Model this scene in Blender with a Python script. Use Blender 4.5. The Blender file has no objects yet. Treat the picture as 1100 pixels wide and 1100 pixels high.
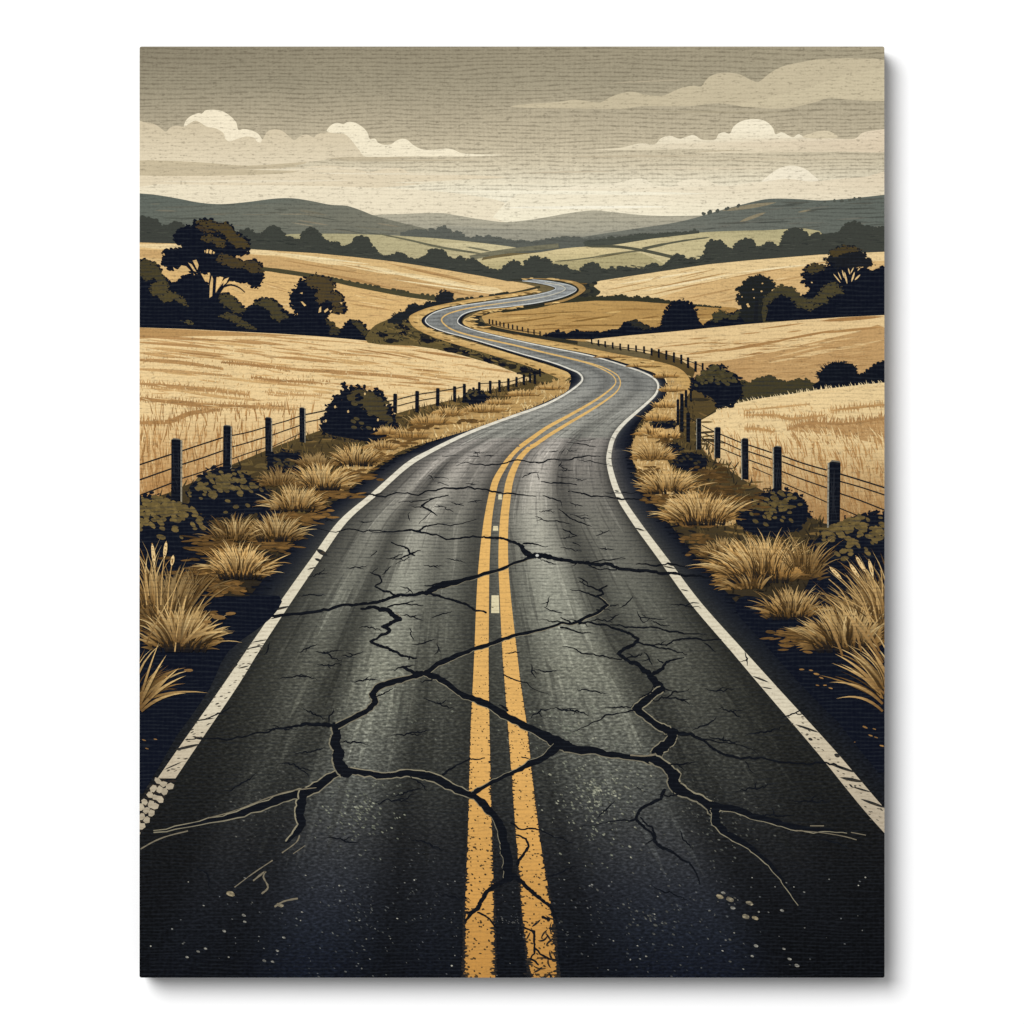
import bpy, math, random
import numpy as np
from math import sin, cos, pi, exp, hypot, atan2

random.seed(11)
S = bpy.context.scene
COL = S.collection

# ------------------------------------------------------------------ camera, world, lamps, exposure
DEPTH = 0.038                      # depth of the stretched canvas, metres (1 px of the photo = 1 mm)
DIST = 4.6                         # camera to canvas face
cam = bpy.data.cameras.new('camera')
co = bpy.data.objects.new('camera', cam); COL.objects.link(co)
co.location = (0, -(DIST + DEPTH), 0); co.rotation_euler = (pi/2, 0, 0)
cam.sensor_width = 36; cam.lens = 36*DIST/1.1; cam.clip_end = 100; cam.clip_start = 0.1
S.camera = co

w = bpy.data.worlds.new('World'); S.world = w; w.use_nodes = True
bg = w.node_tree.nodes['Background']
bg.inputs[0].default_value = (1, 1, 1, 1); bg.inputs[1].default_value = 0.38

kl = bpy.data.lights.new('softbox', 'AREA'); kl.shape = 'DISK'; kl.size = 9.6; kl.energy = 2600
ko = bpy.data.objects.new('softbox', kl); COL.objects.link(ko)
ko.location = (-6.0, -13.0, 6.0)
ko.rotation_euler = (math.radians(90-22.7), 0, -math.radians(24.8))
kl.color = (1, 1, 1)

S.view_settings.view_transform = 'Standard'
S.view_settings.look = 'None'
S.view_settings.exposure = 0; S.view_settings.gamma = 1
S.view_settings.use_curve_mapping = False
E = 1.24                           # light falling on the picture: ink albedo = photo colour / E

# ------------------------------------------------------------------ helpers
X0, X1, Y0, Y1 = 150.0, 950.0, 50.0, 1050.0
def s2l(c):
    c = c/255.0
    return c/12.92 if c <= 0.04045 else ((c+0.055)/1.055)**2.4
SAT = [0.86]                       # how faded the ink is: the sky more than the land
def L(c):
    g = 0.30*c[0]+0.59*c[1]+0.11*c[2]
    k = SAT[0] if g > 60 else 1.0
    return tuple(min(0.93, s2l(g+(v-g)*k)/E) for v in c[:3])
def mix(a, b, t):
    t = max(0, min(1, t)); return tuple(a[i]*(1-t)+b[i]*t for i in range(3))
def mul(a, k): return tuple(v*k for v in a)
def jit(c, d):
    k = 1 + random.uniform(-d, d); return tuple(min(255, v*k) for v in c)

def rounded(r=2.0, x0=X0, x1=X1, y0=Y0, y1=Y1, n=4):
    pts = []
    for (cx, cy, a0) in ((x1-r, y0+r, -90), (x1-r, y1-r, 0), (x0+r, y1-r, 90), (x0+r, y0+r, 180)):
        for k in range(n+1):
            a = math.radians(a0 + 90*k/n); pts.append((cx+r*cos(a), cy+r*sin(a)))
    return pts
CLIP = rounded()
def clip(poly):
    if all(152.2 < p[0] < 947.8 and 52.2 < p[1] < 1047.8 for p in poly): return poly
    for i in range(len(CLIP)):
        a, b = CLIP[i], CLIP[(i+1) % len(CLIP)]
        ex, ey = b[0]-a[0], b[1]-a[1]
        def d(p): return ex*(p[1]-a[1]) - ey*(p[0]-a[0])
        out = []
        for j in range(len(poly)):
            p, q = poly[j], poly[(j+1) % len(poly)]
            dp, dq = d(p), d(q)
            if dp >= 0: out.append(p)
            if (dp >= 0) != (dq >= 0):
                t = dp/(dp-dq); out.append(tuple(p[k]+(q[k]-p[k])*t for k in range(5)))
        poly = out
        if len(poly) < 3: return []
    return poly

# painter's stacking: every shape lies one ink film (1.5 microns) above whatever is already printed beneath it
FILM = 1.5e-6
CELL = 3.0
HM = np.zeros((int(1000/CELL)+3, int(800/CELL)+3), dtype=np.int32)
def cells(poly):
    xs = [p[0] for p in poly]; ys = [p[1] for p in poly]
    return (int((min(ys)-Y0)/CELL), int((max(ys)-Y0)/CELL)+1, int((min(xs)-X0)/CELL), int((max(xs)-X0)/CELL)+1)
GID = [0]
def newgroup(): GID[0] += 1; return GID[0]
class Ink:
    """flat printed shapes of one part: polygons in photo pixels, stacked in ranks a few microns apart"""
    def __init__(s): s.p = {}
    def add(s, pts, col, r=0, g=None):
        if not isinstance(col, list): col = [col]*len(pts)
        poly = [(p[0], p[1]) + L(c) for p, c in zip(pts, col)]
        poly = clip(poly)
        if len(poly) >= 3: s.p.setdefault(r, {}).setdefault(g if g is not None else newgroup(), []).append(poly)
    def add_sliced(s, pts, vcol, r=0, step=6.0):
        """a shape whose ink changes with height: cut into bands that share one film"""
        g = newgroup(); ys = [p[1] for p in pts]; y = math.floor(min(ys)/step)*step
        def half(poly, lim, keep_below):
            out = []
            for j in range(len(poly)):
                p, q = poly[j], poly[(j+1) % len(poly)]
                dp = (p[1]-lim) if keep_below else (lim-p[1]); dq = (q[1]-lim) if keep_below else (lim-q[1])
                if dp >= 0: out.append(p)
                if (dp >= 0) != (dq >= 0): t = dp/(dp-dq); out.append((p[0]+(q[0]-p[0])*t, lim))
            return out
        while y < max(ys):
            b = half(half([(p[0], p[1]) for p in pts], y, True), y+step, False)
            if len(b) >= 3: s.add(b, [vcol(p) for p in b], r, g)
            y += step
    def build(s, name, mat, parent, label=None):
        V, F, C = [], [], []
        for r in sorted(s.p):
            for polys in s.p[r].values():
                bx = [cells(p) for p in polys]
                lv = 1 + max(int(HM[a:b, c:d].max()) for a, b, c, d in bx)
                for a, b, c, d in bx: HM[a:b, c:d] = np.maximum(HM[a:b, c:d], lv)
                y = -(DEPTH + 4e-5 + lv*FILM)
                for poly in polys:
                    b = len(V)
                    for p in poly:
                        V.append(((p[0]-550)/1000, y, (550-p[1])/1000)); C.append((p[2], p[3], p[4], 1))
                    ar = sum(poly[k][0]*poly[(k+1) % len(poly)][1]-poly[(k+1) % len(poly)][0]*poly[k][1] for k in range(len(poly)))
                    idx = list(range(b, b+len(poly)))
                    if ar > 0: idx.reverse()
                    F.append(idx)
        me = bpy.data.meshes.new(name)
        me.from_pydata(V, [], F)
        at = me.color_attributes.new('Col', 'FLOAT_COLOR', 'POINT')
        at.data.foreach_set('color', [v for c in C for v in c])
        me.materials.append(mat)
        o = bpy.data.objects.new(name, me); COL.objects.link(o); o.parent = parent
        if label: o['label'] = label
        return o

def smooth(pts, n=5, closed=False):
    out = []; N = len(pts); rng = range(N) if closed else range(N-1)
    for i in rng:
        if closed: p0, p1, p2, p3 = pts[(i-1) % N], pts[i], pts[(i+1) % N], pts[(i+2) % N]
        else: p0, p1, p2, p3 = pts[max(i-1, 0)], pts[i], pts[i+1], pts[min(i+2, N-1)]
        for k in range(n):
            t = k/n
            out.append(tuple(0.5*((2*p1[j])+(-p0[j]+p2[j])*t+(2*p0[j]-5*p1[j]+4*p2[j]-p3[j])*t*t+(-p0[j]+3*p1[j]-3*p2[j]+p3[j])*t**3) for j in range(len(p1))))
    if not closed: out.append(tuple(pts[-1]))
    return out
def normals(pts):
    o = []
    for i in range(len(pts)):
        a, b = pts[max(i-1, 0)], pts[min(i+1, len(pts)-1)]
        dx, dy = b[0]-a[0], b[1]-a[1]; l = hypot(dx, dy) or 1
        o.append((-dy/l, dx/l))
    return o
def ribbon(ink, pts, width, col, r=0, seg=False):
    """strip along pts; width number or list; cut into quads"""
    nn = normals(pts); n = len(pts)
    W = width if isinstance(width, (list, tuple)) else [width]*n
    C = col if isinstance(col, list) else [col]*n
    g = newgroup()
    A = [(pts[i][0]+nn[i][0]*W[i]/2, pts[i][1]+nn[i][1]*W[i]/2) for i in range(n)]
    B = [(pts[i][0]-nn[i][0]*W[i]/2, pts[i][1]-nn[i][1]*W[i]/2) for i in range(n)]
    for i in range(n-1):
        q = [A[i], A[i+1], B[i+1], B[i]]
        if W[i+1] < 1e-3: q = [A[i], A[i+1], B[i]]; ink.add(q, [C[i], C[i+1], C[i]], r, g); continue
        if W[i] < 1e-3: q = [A[i], A[i+1], B[i+1]]; ink.add(q, [C[i], C[i+1], C[i+1]], r, g); continue
        ink.add(q, [C[i], C[i+1], C[i+1], C[i]], r, g)
def stroke(ink, p0, p1, w, col, r=1, bend=0.0, n=6, wob=0.0):
    """long tapered brush mark, thickest in the middle"""
    dx, dy = p1[0]-p0[0], p1[1]-p0[1]; l = hypot(dx, dy) or 1
    nx, ny = -dy/l, dx/l
    pts = []
    for k in range(n+1):
        t = k/n; b = bend*4*t*(1-t) + (random.uniform(-wob, wob) if 0 < k < n else 0)
        pts.append((p0[0]+dx*t+nx*b, p0[1]+dy*t+ny*b))
    A, B = [], []
    nn = normals(pts)
    for k in range(n+1):
        t = k/n; h = w*0.5*(sin(pi*t)**0.6 if 0 < t < 1 else 0.02)
        A.append((pts[k][0]+nn[k][0]*h, pts[k][1]+nn[k][1]*h)); B.append((pts[k][0]-nn[k][0]*h, pts[k][1]-nn[k][1]*h))
    ink.add(A + B[::-1], col, r)
def blade(ink, x, y, ang, ln, w, c0, c1, bend=0.0, r=1, n=5):
    """a grass blade from its root to a pointed tip; ang 90 = straight up"""
    a = math.radians(ang)
    tx, ty = x+cos(a)*ln, y-sin(a)*ln
    mx, my = (x+tx)/2 + bend*sin(a)*ln, (y+ty)/2 + bend*cos(a)*ln
    pts = []
    for k in range(n+1):
        t = k/n
        pts.append(((1-t)**2*x+2*t*(1-t)*mx+t*t*tx, (1-t)**2*y+2*t*(1-t)*my+t*t*ty))
    nn = normals(pts); A, B, CA = [], [], []
    for k in range(n):
        t = k/n; h = w*0.5*(1-t**1.6)*(0.65+0.35*min(1, t*3))
        A.append((pts[k][0]+nn[k][0]*h, pts[k][1]+nn[k][1]*h)); B.append((pts[k][0]-nn[k][0]*h, pts[k][1]-nn[k][1]*h))
        CA.append(mix(c0, c1, t*1.15))
    ink.add(A+[pts[-1]]+B[::-1], CA+[c1]+CA[::-1], r)
def disc(ink, x, y, rx, ry, col, r=0, rot=0.0, n=9, ir=0.12):
    pts = []; ph = random.uniform(0, 6)
    for k in range(n):
        a = 2*pi*k/n + ph; q = 1+random.uniform(-ir, ir)
        px, py = cos(a)*rx*q, sin(a)*ry*q
        pts.append((x+px*cos(rot)-py*sin(rot), y+px*sin(rot)+py*cos(rot)))
    ink.add(pts, col, r)
def along(pts, step, closed=True):
    out = []; N = len(pts); carry = 0
    for i in range(N if closed else N-1):
        a, b = pts[i], pts[(i+1) % N]; l = hypot(b[0]-a[0], b[1]-a[1])
        t = carry
        while t < l:
            out.append((a[0]+(b[0]-a[0])*t/l, a[1]+(b[1]-a[1])*t/l)); t += step
        carry = t-l
    return out
def foliage(ink, outline, rad, col, r=0, step=None, ymax=None, dens=1.0):
    """leafy silhouette: filled outline with uneven leaf clumps set along its rim"""
    ink.add(outline, col, r)
    cx = sum(p[0] for p in outline)/len(outline); cy = sum(p[1] for p in outline)/len(outline)
    for (x, y) in along(outline, step or rad*1.05):
        if ymax is not None and y > ymax: continue
        if random.random() > dens*.9: continue
        dx, dy = x-cx, y-cy; l = hypot(dx, dy) or 1
        q = rad*random.choice([.4, .5, .7, .9, 1.15]); o = random.uniform(-.5, 1.05)*rad
        disc(ink, x+dx/l*o, y+dy/l*o, q*random.uniform(.85, 1.4), q*random.uniform(.55, .85), col, r+1, random.uniform(-.7, .7), 7, .25)
        if o > .6*rad and random.random() < .5: disc(ink, x+dx/l*(o+rad*.8)+random.uniform(-.6, .6), y+dy/l*(o+rad*.7), rad*.4, rad*.28, col, r+1, random.uniform(-.7, .7), 6, .2)
def inside(pts, x, y):
    c = False; j = len(pts)-1
    for i in range(len(pts)):
        if (pts[i][1] > y) != (pts[j][1] > y) and x < (pts[j][0]-pts[i][0])*(y-pts[i][1])/(pts[j][1]-pts[i][1])+pts[i][0]: c = not c
        j = i
    return c
def lerpv(x, tab):
    """piecewise interpolation of (key, value...) rows"""
    if x <= tab[0][0]: return tab[0][1:]
    for a, b in zip(tab, tab[1:]):
        if x <= b[0]:
            t = (x-a[0])/(b[0]-a[0]); return tuple(a[k]*(1-t)+b[k]*t for k in range(1, len(a)))
    return tab[-1][1:]

# ------------------------------------------------------------------ materials
def ink_material(name, line=0.35, line_col=(0.030, 0.030, 0.031), grain=0.12, chips=0.0, pitch=3.4, blotch=0.06, fibre=0.5, ribs=1.0):
    m = bpy.data.materials.new(name); m.use_nodes = True
    nt = m.node_tree; nt.nodes.clear(); N = nt.nodes.new; K = nt.links.new
    out = N('ShaderNodeOutputMaterial'); bs = N('ShaderNodeBsdfPrincipled')
    bs.inputs['Roughness'].default_value = 0.9; bs.inputs['Specular IOR Level'].default_value = 0.06
    K(bs.outputs[0], out.inputs[0])
    tc = N('ShaderNodeTexCoord'); at = N('ShaderNodeAttribute'); at.attribute_name = 'Col'
    def noise(sx, sz, det=2.0, rough=0.5, dist=0.0):
        mp = N('ShaderNodeMapping'); mp.inputs['Scale'].default_value = (sx, 0, sz); K(tc.outputs['Object'], mp.inputs['Vector'])
        n = N('ShaderNodeTexNoise'); n.inputs['Scale'].default_value = 1; n.inputs['Detail'].default_value = det
        n.inputs['Roughness'].default_value = rough; n.inputs['Distortion'].default_value = dist
        K(mp.outputs[0], n.inputs['Vector']); return n.outputs[0]
    def M(op, a, b=None, c=None, clamp=False):
        n = N('ShaderNodeMath'); n.operation = op; n.use_clamp = clamp
        for i, v in enumerate((a, b, c)):
            if v is None: continue
            if isinstance(v, (int, float)): n.inputs[i].default_value = v
            else: K(v, n.inputs[i])
        return n.outputs[0]
    def ramp(v, a, b):
        n = N('ShaderNodeMapRange'); n.inputs['From Min'].default_value = a; n.inputs['From Max'].default_value = b
        n.clamp = True; K(v, n.inputs['Value']); return n.outputs[0]
    sep = N('ShaderNodeSeparateXYZ'); K(tc.outputs['Object'], sep.inputs[0])
    # horizontal ribs of the fabric, slightly wandering and broken up
    wander = noise(6, 30, 2.0)
    ph = M('ADD', M('MULTIPLY', sep.outputs[2], 2*pi*1000/pitch), M('MULTIPLY', wander, 22))
    rib = M('MULTIPLY_ADD', M('SINE', ph), 0.5, 0.5)
    warp = M('MULTIPLY_ADD', M('SINE', M('ADD', M('MULTIPLY', sep.outputs[0], 2*pi*1000/5.2), M('MULTIPLY', noise(40, 14, 2.0), 16))), 0.5, 0.5)
    brk = ramp(noise(80, 240, 3.0, 0.7), 0.36, 0.60)
    streak = ramp(noise(95, 480, 2.0, 0.6), 0.55, 0.66)
    tooth = ramp(noise(330, 420, 1.0, 0.5), 0.35, 0.70)
    mask = M('ADD', M('MULTIPLY', M('MULTIPLY', M('POWER', rib, 3.0), brk), ribs), M('MULTIPLY', M('MULTIPLY', streak, tooth), fibre))
    mask = M('ADD', mask, M('MULTIPLY', M('POWER', warp, 3.0), ribs*0.13), clamp=True)
    mk = M('MULTIPLY', mask, line)
    mx = N('ShaderNodeMix'); mx.data_type = 'RGBA'; K(mk, mx.inputs['Factor'])
    # ink colour with fine grain and soft blotches
    g = noise(520, 520, 1.0); bl = noise(14, 20, 4.0, 0.6)
    gr = M('ADD', M('MULTIPLY', M('SUBTRACT', g, 0.5), grain*2.2), M('MULTIPLY', M('SUBTRACT', bl, 0.5), blotch*2.5))
    k1 = M('ADD', gr, 1.0)
    if chips > 0:                                   # coarse stone chips of the asphalt drawing
        mp = N('ShaderNodeMapping'); mp.inputs['Scale'].default_value = (210, 0, 430); mp.inputs['Rotation'].default_value = (0, 0.6, 0)
        K(tc.outputs['Object'], mp.inputs['Vector'])
        vo = N('ShaderNodeTexNoise'); vo.inputs['Scale'].default_value = 1; vo.inputs['Detail'].default_value = 3; K(mp.outputs[0], vo.inputs['Vector'])
        cf = ramp(vo.outputs[0], 0.50, 0.74); cd = ramp(vo.outputs[0], 0.48, 0.28)
        fade = ramp(sep.outputs[2], -0.02, -0.26)
        k1 = M('ADD', k1, M('MULTIPLY', fade, M('SUBTRACT', M('MULTIPLY', cf, chips*1.6), M('MULTIPLY', cd, chips*0.6))))
    vm = N('ShaderNodeVectorMath'); vm.operation = 'SCALE'; K(at.outputs['Color'], vm.inputs[0]); K(k1, vm.inputs['Scale'])
    K(vm.outputs[0], mx.inputs['A']); mx.inputs['B'].default_value = (*line_col, 1)
    K(mx.outputs['Result'], bs.inputs['Base Color'])
    bp = N('ShaderNodeBump'); bp.inputs['Strength'].default_value = 0.55; bp.inputs['Distance'].default_value = 0.0005
    h = M('MULTIPLY_ADD', g, 0.3, M('MULTIPLY', mask, -1)); K(h, bp.inputs['Height']); K(bp.outputs[0], bs.inputs['Normal'])
    return m
M_SKY = ink_material('printed_sky_ink', 0.50, (0.075, 0.058, 0.036), 0.16, 0, 4.3, 0.10, 1.0)
M_CLOUD = ink_material('printed_cloud_ink', 0.42, (0.12, 0.095, 0.06), 0.10, 0, 4.3, 0.06, 1.3, 0.40)
M_LAND = ink_material('printed_land_ink', 0.46, (0.075, 0.05, 0.028), 0.20, 0, 4.3, 0.10, 1.0, 0.45)
M_HILL = ink_material('printed_hill_ink', 0.45, (0.030, 0.030, 0.028), 0.18, 0, 4.3, 0.08, 0.9, 0.8)
M_DARK = ink_material('printed_foliage_ink', 0.62, (0.016, 0.020, 0.027), 0.25, 0, 4.3, 0.12, 0.5, 1.0)
M_GRASS = ink_material('printed_grass_ink', 0.42, (0.035, 0.029, 0.022), 0.20, 0, 4.3, 0.10, 0.7, 0.8)
M_ROAD = ink_material('printed_asphalt_ink', 0.50, (0.014, 0.017, 0.022), 0.30, 1.0, 3.9, 0.10, 0.7, 1.0)
M_LINE = ink_material('printed_road_paint_ink', 0.42, (0.12, 0.08, 0.04), 0.12, 0, 4.3, 0.12, 0.9, 0.6)
M_CRACK = ink_material('printed_crack_ink', 0.45, (0.014, 0.018, 0.024), 0.15, 0, 4.3, 0.05, 0.3, 0.7)

# ------------------------------------------------------------------ wall
def wall():
    m = bpy.data.materials.new('white_wall_paint'); m.use_nodes = True; nt = m.node_tree
    b = nt.nodes['Principled BSDF']; b.inputs['Roughness'].default_value = 0.95; b.inputs['Specular IOR Level'].default_value = 0.1
    tc = nt.nodes.new('ShaderNodeTexCoord'); n = nt.nodes.new('ShaderNodeTexNoise'); n.inputs['Scale'].default_value = 60; n.inputs['Detail'].default_value = 4
    nt.links.new(tc.outputs['Object'], n.inputs['Vector'])
    cr = nt.nodes.new('ShaderNodeMapRange'); cr.inputs['To Min'].default_value = 0.915; cr.inputs['To Max'].default_value = 0.925
    nt.links.new(n.outputs[0], cr.inputs['Value'])
    nt.links.new(cr.outputs[0], b.inputs['Base Color'])
    bm = nt.nodes.new('ShaderNodeBump'); bm.inputs['Strength'].default_value = 0.03; bm.inputs['Distance'].default_value = 0.0005
    nt.links.new(n.outputs[0], bm.inputs['Height']); nt.links.new(bm.outputs[0], b.inputs['Normal'])
    me = bpy.data.meshes.new('wall')
    h = 4.0
    me.from_pydata([(-h, 0, -h), (h, 0, -h), (h, 0, h), (-h, 0, h), (-h, .1, -h), (h, .1, -h), (h, .1, h), (-h, .1, h)], [],
                   [(0, 1, 2, 3), (5, 4, 7, 6), (1, 5, 6, 2), (4, 0, 3, 7), (3, 2, 6, 7), (4, 5, 1, 0)])
    me.materials.append(m)
    o = bpy.data.objects.new('wall', me); COL.objects.link(o); o['kind'] = 'structure'
wall()

# ------------------------------------------------------------------ the canvas print
ROOT = bpy.data.objects.new('canvas_print', None); COL.objects.link(ROOT)
ROOT['label'] = 'canvas print of a cracked road winding through golden fields, on a white wall'
ROOT['category'] = 'canvas print'
def body():
    pts = CLIP; n = len(pts)
    V = [((x-550)/1000, -DEPTH, (550-y)/1000) for x, y in pts] + [((x-550)/1000, -0.0015, (550-y)/1000) for x, y in pts]
    F = [list(range(n))[::-1], [n+i for i in range(n)]] + [[i, (i+1) % n, n+(i+1) % n, n+i] for i in range(n)]
    me = bpy.data.meshes.new('canvas'); me.from_pydata(V, [], F)
    m = bpy.data.materials.new('wrapped_canvas_edge'); m.use_nodes = True; nt = m.node_tree
    b = nt.nodes['Principled BSDF']; b.inputs['Roughness'].default_value = 0.9; b.inputs['Specular IOR Level'].default_value = 0.06
    tc = nt.nodes.new('ShaderNodeTexCoord'); sp = nt.nodes.new('ShaderNodeSeparateXYZ'); nt.links.new(tc.outputs['Object'], sp.inputs[0])
    mr = nt.nodes.new('ShaderNodeMapRange'); mr.inputs['From Min'].default_value = -0.5; mr.inputs['From Max'].default_value = 0.5
    nt.links.new(sp.outputs[2], mr.inputs['Value'])
    cr = nt.nodes.new('ShaderNodeValToRGB'); el = cr.color_ramp.elements
    stops = [(0.0, (12, 15, 22)), (0.36, (16, 20, 28)), (0.50, (84, 70, 52)), (0.60, (150, 134, 108)), (0.70, (150, 134, 108)), (0.79, (70, 72, 66)), (0.84, (165, 155, 135)), (1.0, (110, 102, 88))]
    el[0].position, el[0].color = stops[0][0], (*L(stops[0][1]), 1); el[1].position, el[1].color = 1.0, (*L(stops[-1][1]), 1)
    for p, c in stops[1:-1]:
        e = el.new(p); e.color = (*L(c), 1)
    nt.links.new(mr.outputs[0], cr.inputs[0]); nt.links.new(cr.outputs[0], b.inputs['Base Color'])
    me.materials.append(m)
    bmod = bpy.data.objects.new('canvas', me); COL.objects.link(bmod); bmod.parent = ROOT
body()

NAVY = (9, 14, 28)
OLIVE = (84, 72, 42)
BROWN = (76, 63, 34)

# ---- sky
def sky_col(x, y):
    c = lerpv(y, [(50, 158, 147, 120), (90, 168, 157, 129), (120, 184, 171, 141), (150, 200, 186, 154), (175, 218, 204, 171), (200, 240, 229, 198), (225, 252, 244, 216), (270, 240, 230, 200)])
    dx = abs(x-570)/400; k = 1.0
    if x < 570: k = 1 - 0.10*dx*max(0, (190-y)/140)
    else: k = 1 + 0.10*min(1, dx)*max(0, (150-y)/100)
    wr = 1 - 0.03*max(0, (x-850)/100)
    return mul(c, k*wr) if k*wr < 1.05 else tuple(min(255, v*k) for v in c)
def sky():
    k = Ink(); nx, ny = 24, 30
    for i in range(nx):
        for j in range(ny):
            x0, x1 = 150+800*i/nx, 150+800*(i+1)/nx; y0, y1 = 50+225*j/ny, 50+225*(j+1)/ny
            q = [(x0, y0), (x1, y0), (x1, y1), (x0, y1)]
            k.add(q, [sky_col(*p) for p in q], 0)
    # one sheet: all cells share a depth
    return k
def build_sheet(k, name, mat, parent):
    """one flat sheet: all cells of rank 0 share a film"""
    k.p[0] = {0: [q for l in k.p[0].values() for q in l]}
    return k.build(name, mat, parent)
SKY = build_sheet(sky(), 'printed_sky', M_SKY, ROOT)

def cloud(pts, col, extra=(), name='printed_cloud', sm=3, vcol=None):
    k = Ink(); P = smooth(pts, sm, True) if sm else pts
    if vcol: k.add_sliced(P, vcol)
    else: k.add(P, col, 0)
    for i, (q, c) in enumerate(extra): k.add(smooth(q, 3, True), c, 1+i)
    return k.build(name, M_CLOUD, ROOT)
# low light bands on the left
cloud([(140, 187), (250, 187), (300, 184), (340, 178), (360, 178), (380, 181), (397, 184.5), (410, 182), (425, 180), (435, 182.5), (441, 185.5), (480, 187), (545, 190.5), (480, 194), (430, 200), (330, 205), (140, 206)],
      (230, 213, 178), sm=3)
cloud([(140, 202), (250, 199), (350, 200), (450, 204), (520, 212), (545, 222), (520, 245), (140, 245)], (240, 226, 193), sm=3)
# big cumulus on the left
cloud([(140, 132), (157, 131.5), (165, 133), (172, 137), (178, 141.5), (183, 137), (190, 135), (198, 136), (210, 130), (230, 132), (243, 141), (256, 147), (268, 146), (281, 150), (286, 142.5), (293, 139), (302, 140), (310, 146), (316, 150.5), (323, 146), (330, 144.5), (337, 147.5), (341, 144), (350, 142.5), (362, 142), (376, 146), (384, 156), (395, 163), (410, 169), (360, 170.5), (332, 174), (290, 177), (265, 178), (210, 174), (140, 173)],
      (222, 205, 170), sm=4, vcol=lambda p: mix((214, 197, 162), (230, 214, 180), (p[1]-130)/45))
cloud([(140, 173), (210, 174), (265, 178), (330, 174), (300, 181), (262, 182), (320, 184), (270, 188), (140, 188)], (204, 187, 151))
cloud([(198, 136), (200, 129), (206, 124), (213, 121.5), (217, 122), (221, 118.5), (230, 118), (240, 120), (249, 126), (254, 132), (256, 139.5), (262, 138.5), (270, 140), (277, 143.5), (281, 149), (280, 153), (276, 152), (273, 148), (265, 146.5), (257, 148.5), (250, 151), (246, 152), (242, 149), (240, 143), (232, 138), (222, 136), (214, 131), (208, 130)],
      (247, 233, 200), sm=4)
cloud([(351, 141), (355, 135), (361, 132), (367, 133), (369, 133.5), (374, 131), (382, 132), (390, 137), (395, 143), (397, 149), (403, 149), (406, 153), (412, 155.5), (420, 155), (425, 151.5), (432, 149), (438, 150.5), (443, 155), (452, 160), (462, 161), (472, 160.5), (480, 159.5), (488, 161), (496, 164.5), (515, 165.7), (540, 166.3), (515, 167.6), (480, 168), (430, 168), (395, 169), (385, 160), (377, 150), (370, 144), (360, 143)],
      (247, 234, 201), sm=4)
cloud([(352, 170), (380, 168.5), (440, 169), (420, 171), (380, 172), (362, 171)], (200, 184, 150))
# right hand clouds
cloud([(548, 114.5), (570, 111.5), (600, 109.5), (616, 107), (630, 108.5), (645, 110), (655, 104.5), (668, 100), (680, 98.5), (690, 101), (705, 103), (715, 102), (730, 95), (745, 92), (753, 93), (760, 84), (770, 79), (783, 78), (795, 80), (805, 85), (815, 88), (825, 80), (840, 71.5), (860, 67), (890, 63), (960, 67), (960, 105), (920, 107.5), (890, 105.5), (875, 110), (840, 117), (800, 114), (770, 111), (740, 114), (690, 114), (668, 117), (620, 116.5), (580, 116)],
      (204, 189, 154), extra=[([(880, 90), (905, 81), (930, 77), (960, 74), (960, 105), (920, 107), (890, 104), (860, 112), (830, 116), (790, 113), (830, 104)], (210, 195, 159))])
cloud([(638, 161), (665, 159), (680, 155.5), (690, 154), (703, 155), (710, 148.5), (720, 146), (730, 149), (737, 147), (745, 145), (752, 149), (757, 150.5), (768, 150), (772, 144), (778, 142), (784, 143.5), (788, 136), (797, 130), (810, 127.8), (822, 130), (830, 137), (833, 144), (840, 142), (847, 145.5), (852, 147.5), (858, 144), (866, 147), (900, 149), (918, 149), (926, 143), (940, 140), (960, 140), (960, 162), (900, 163), (840, 163.5), (770, 165), (747, 164.5), (778, 161.5), (740, 160.5), (700, 161)],
      (240, 226, 192), sm=4, vcol=lambda p: mix(mix((250, 238, 207), (226, 211, 177), (p[1]-140)/26), (226, 205, 172), (p[0]-850)/120))
cloud([(862, 147.5), (870, 143.5), (882, 140.5), (892, 141.5), (900, 147.5), (880, 149)], (222, 206, 170))
cloud([(818, 196), (824, 190), (832, 183.5), (842, 179), (853, 178), (864, 181), (872, 187), (880, 195), (875, 206), (825, 206)], (247, 235, 206))
cloud([(560, 206), (590, 203), (610, 201), (630, 198.5), (650, 199), (665, 196), (680, 192.5), (692, 192), (700, 197), (720, 201), (733, 194), (755, 192), (768, 197.5), (785, 199.5), (806, 196), (822, 195), (845, 192), (872, 195), (900, 192), (930, 190), (960, 187), (960, 245), (560, 245)],
      (240, 226, 194), sm=3, vcol=lambda p: mix(mix((246, 234, 203), (232, 214, 180), (p[0]-700)/260), (250, 240, 208), (p[1]-200)/40))

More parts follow.
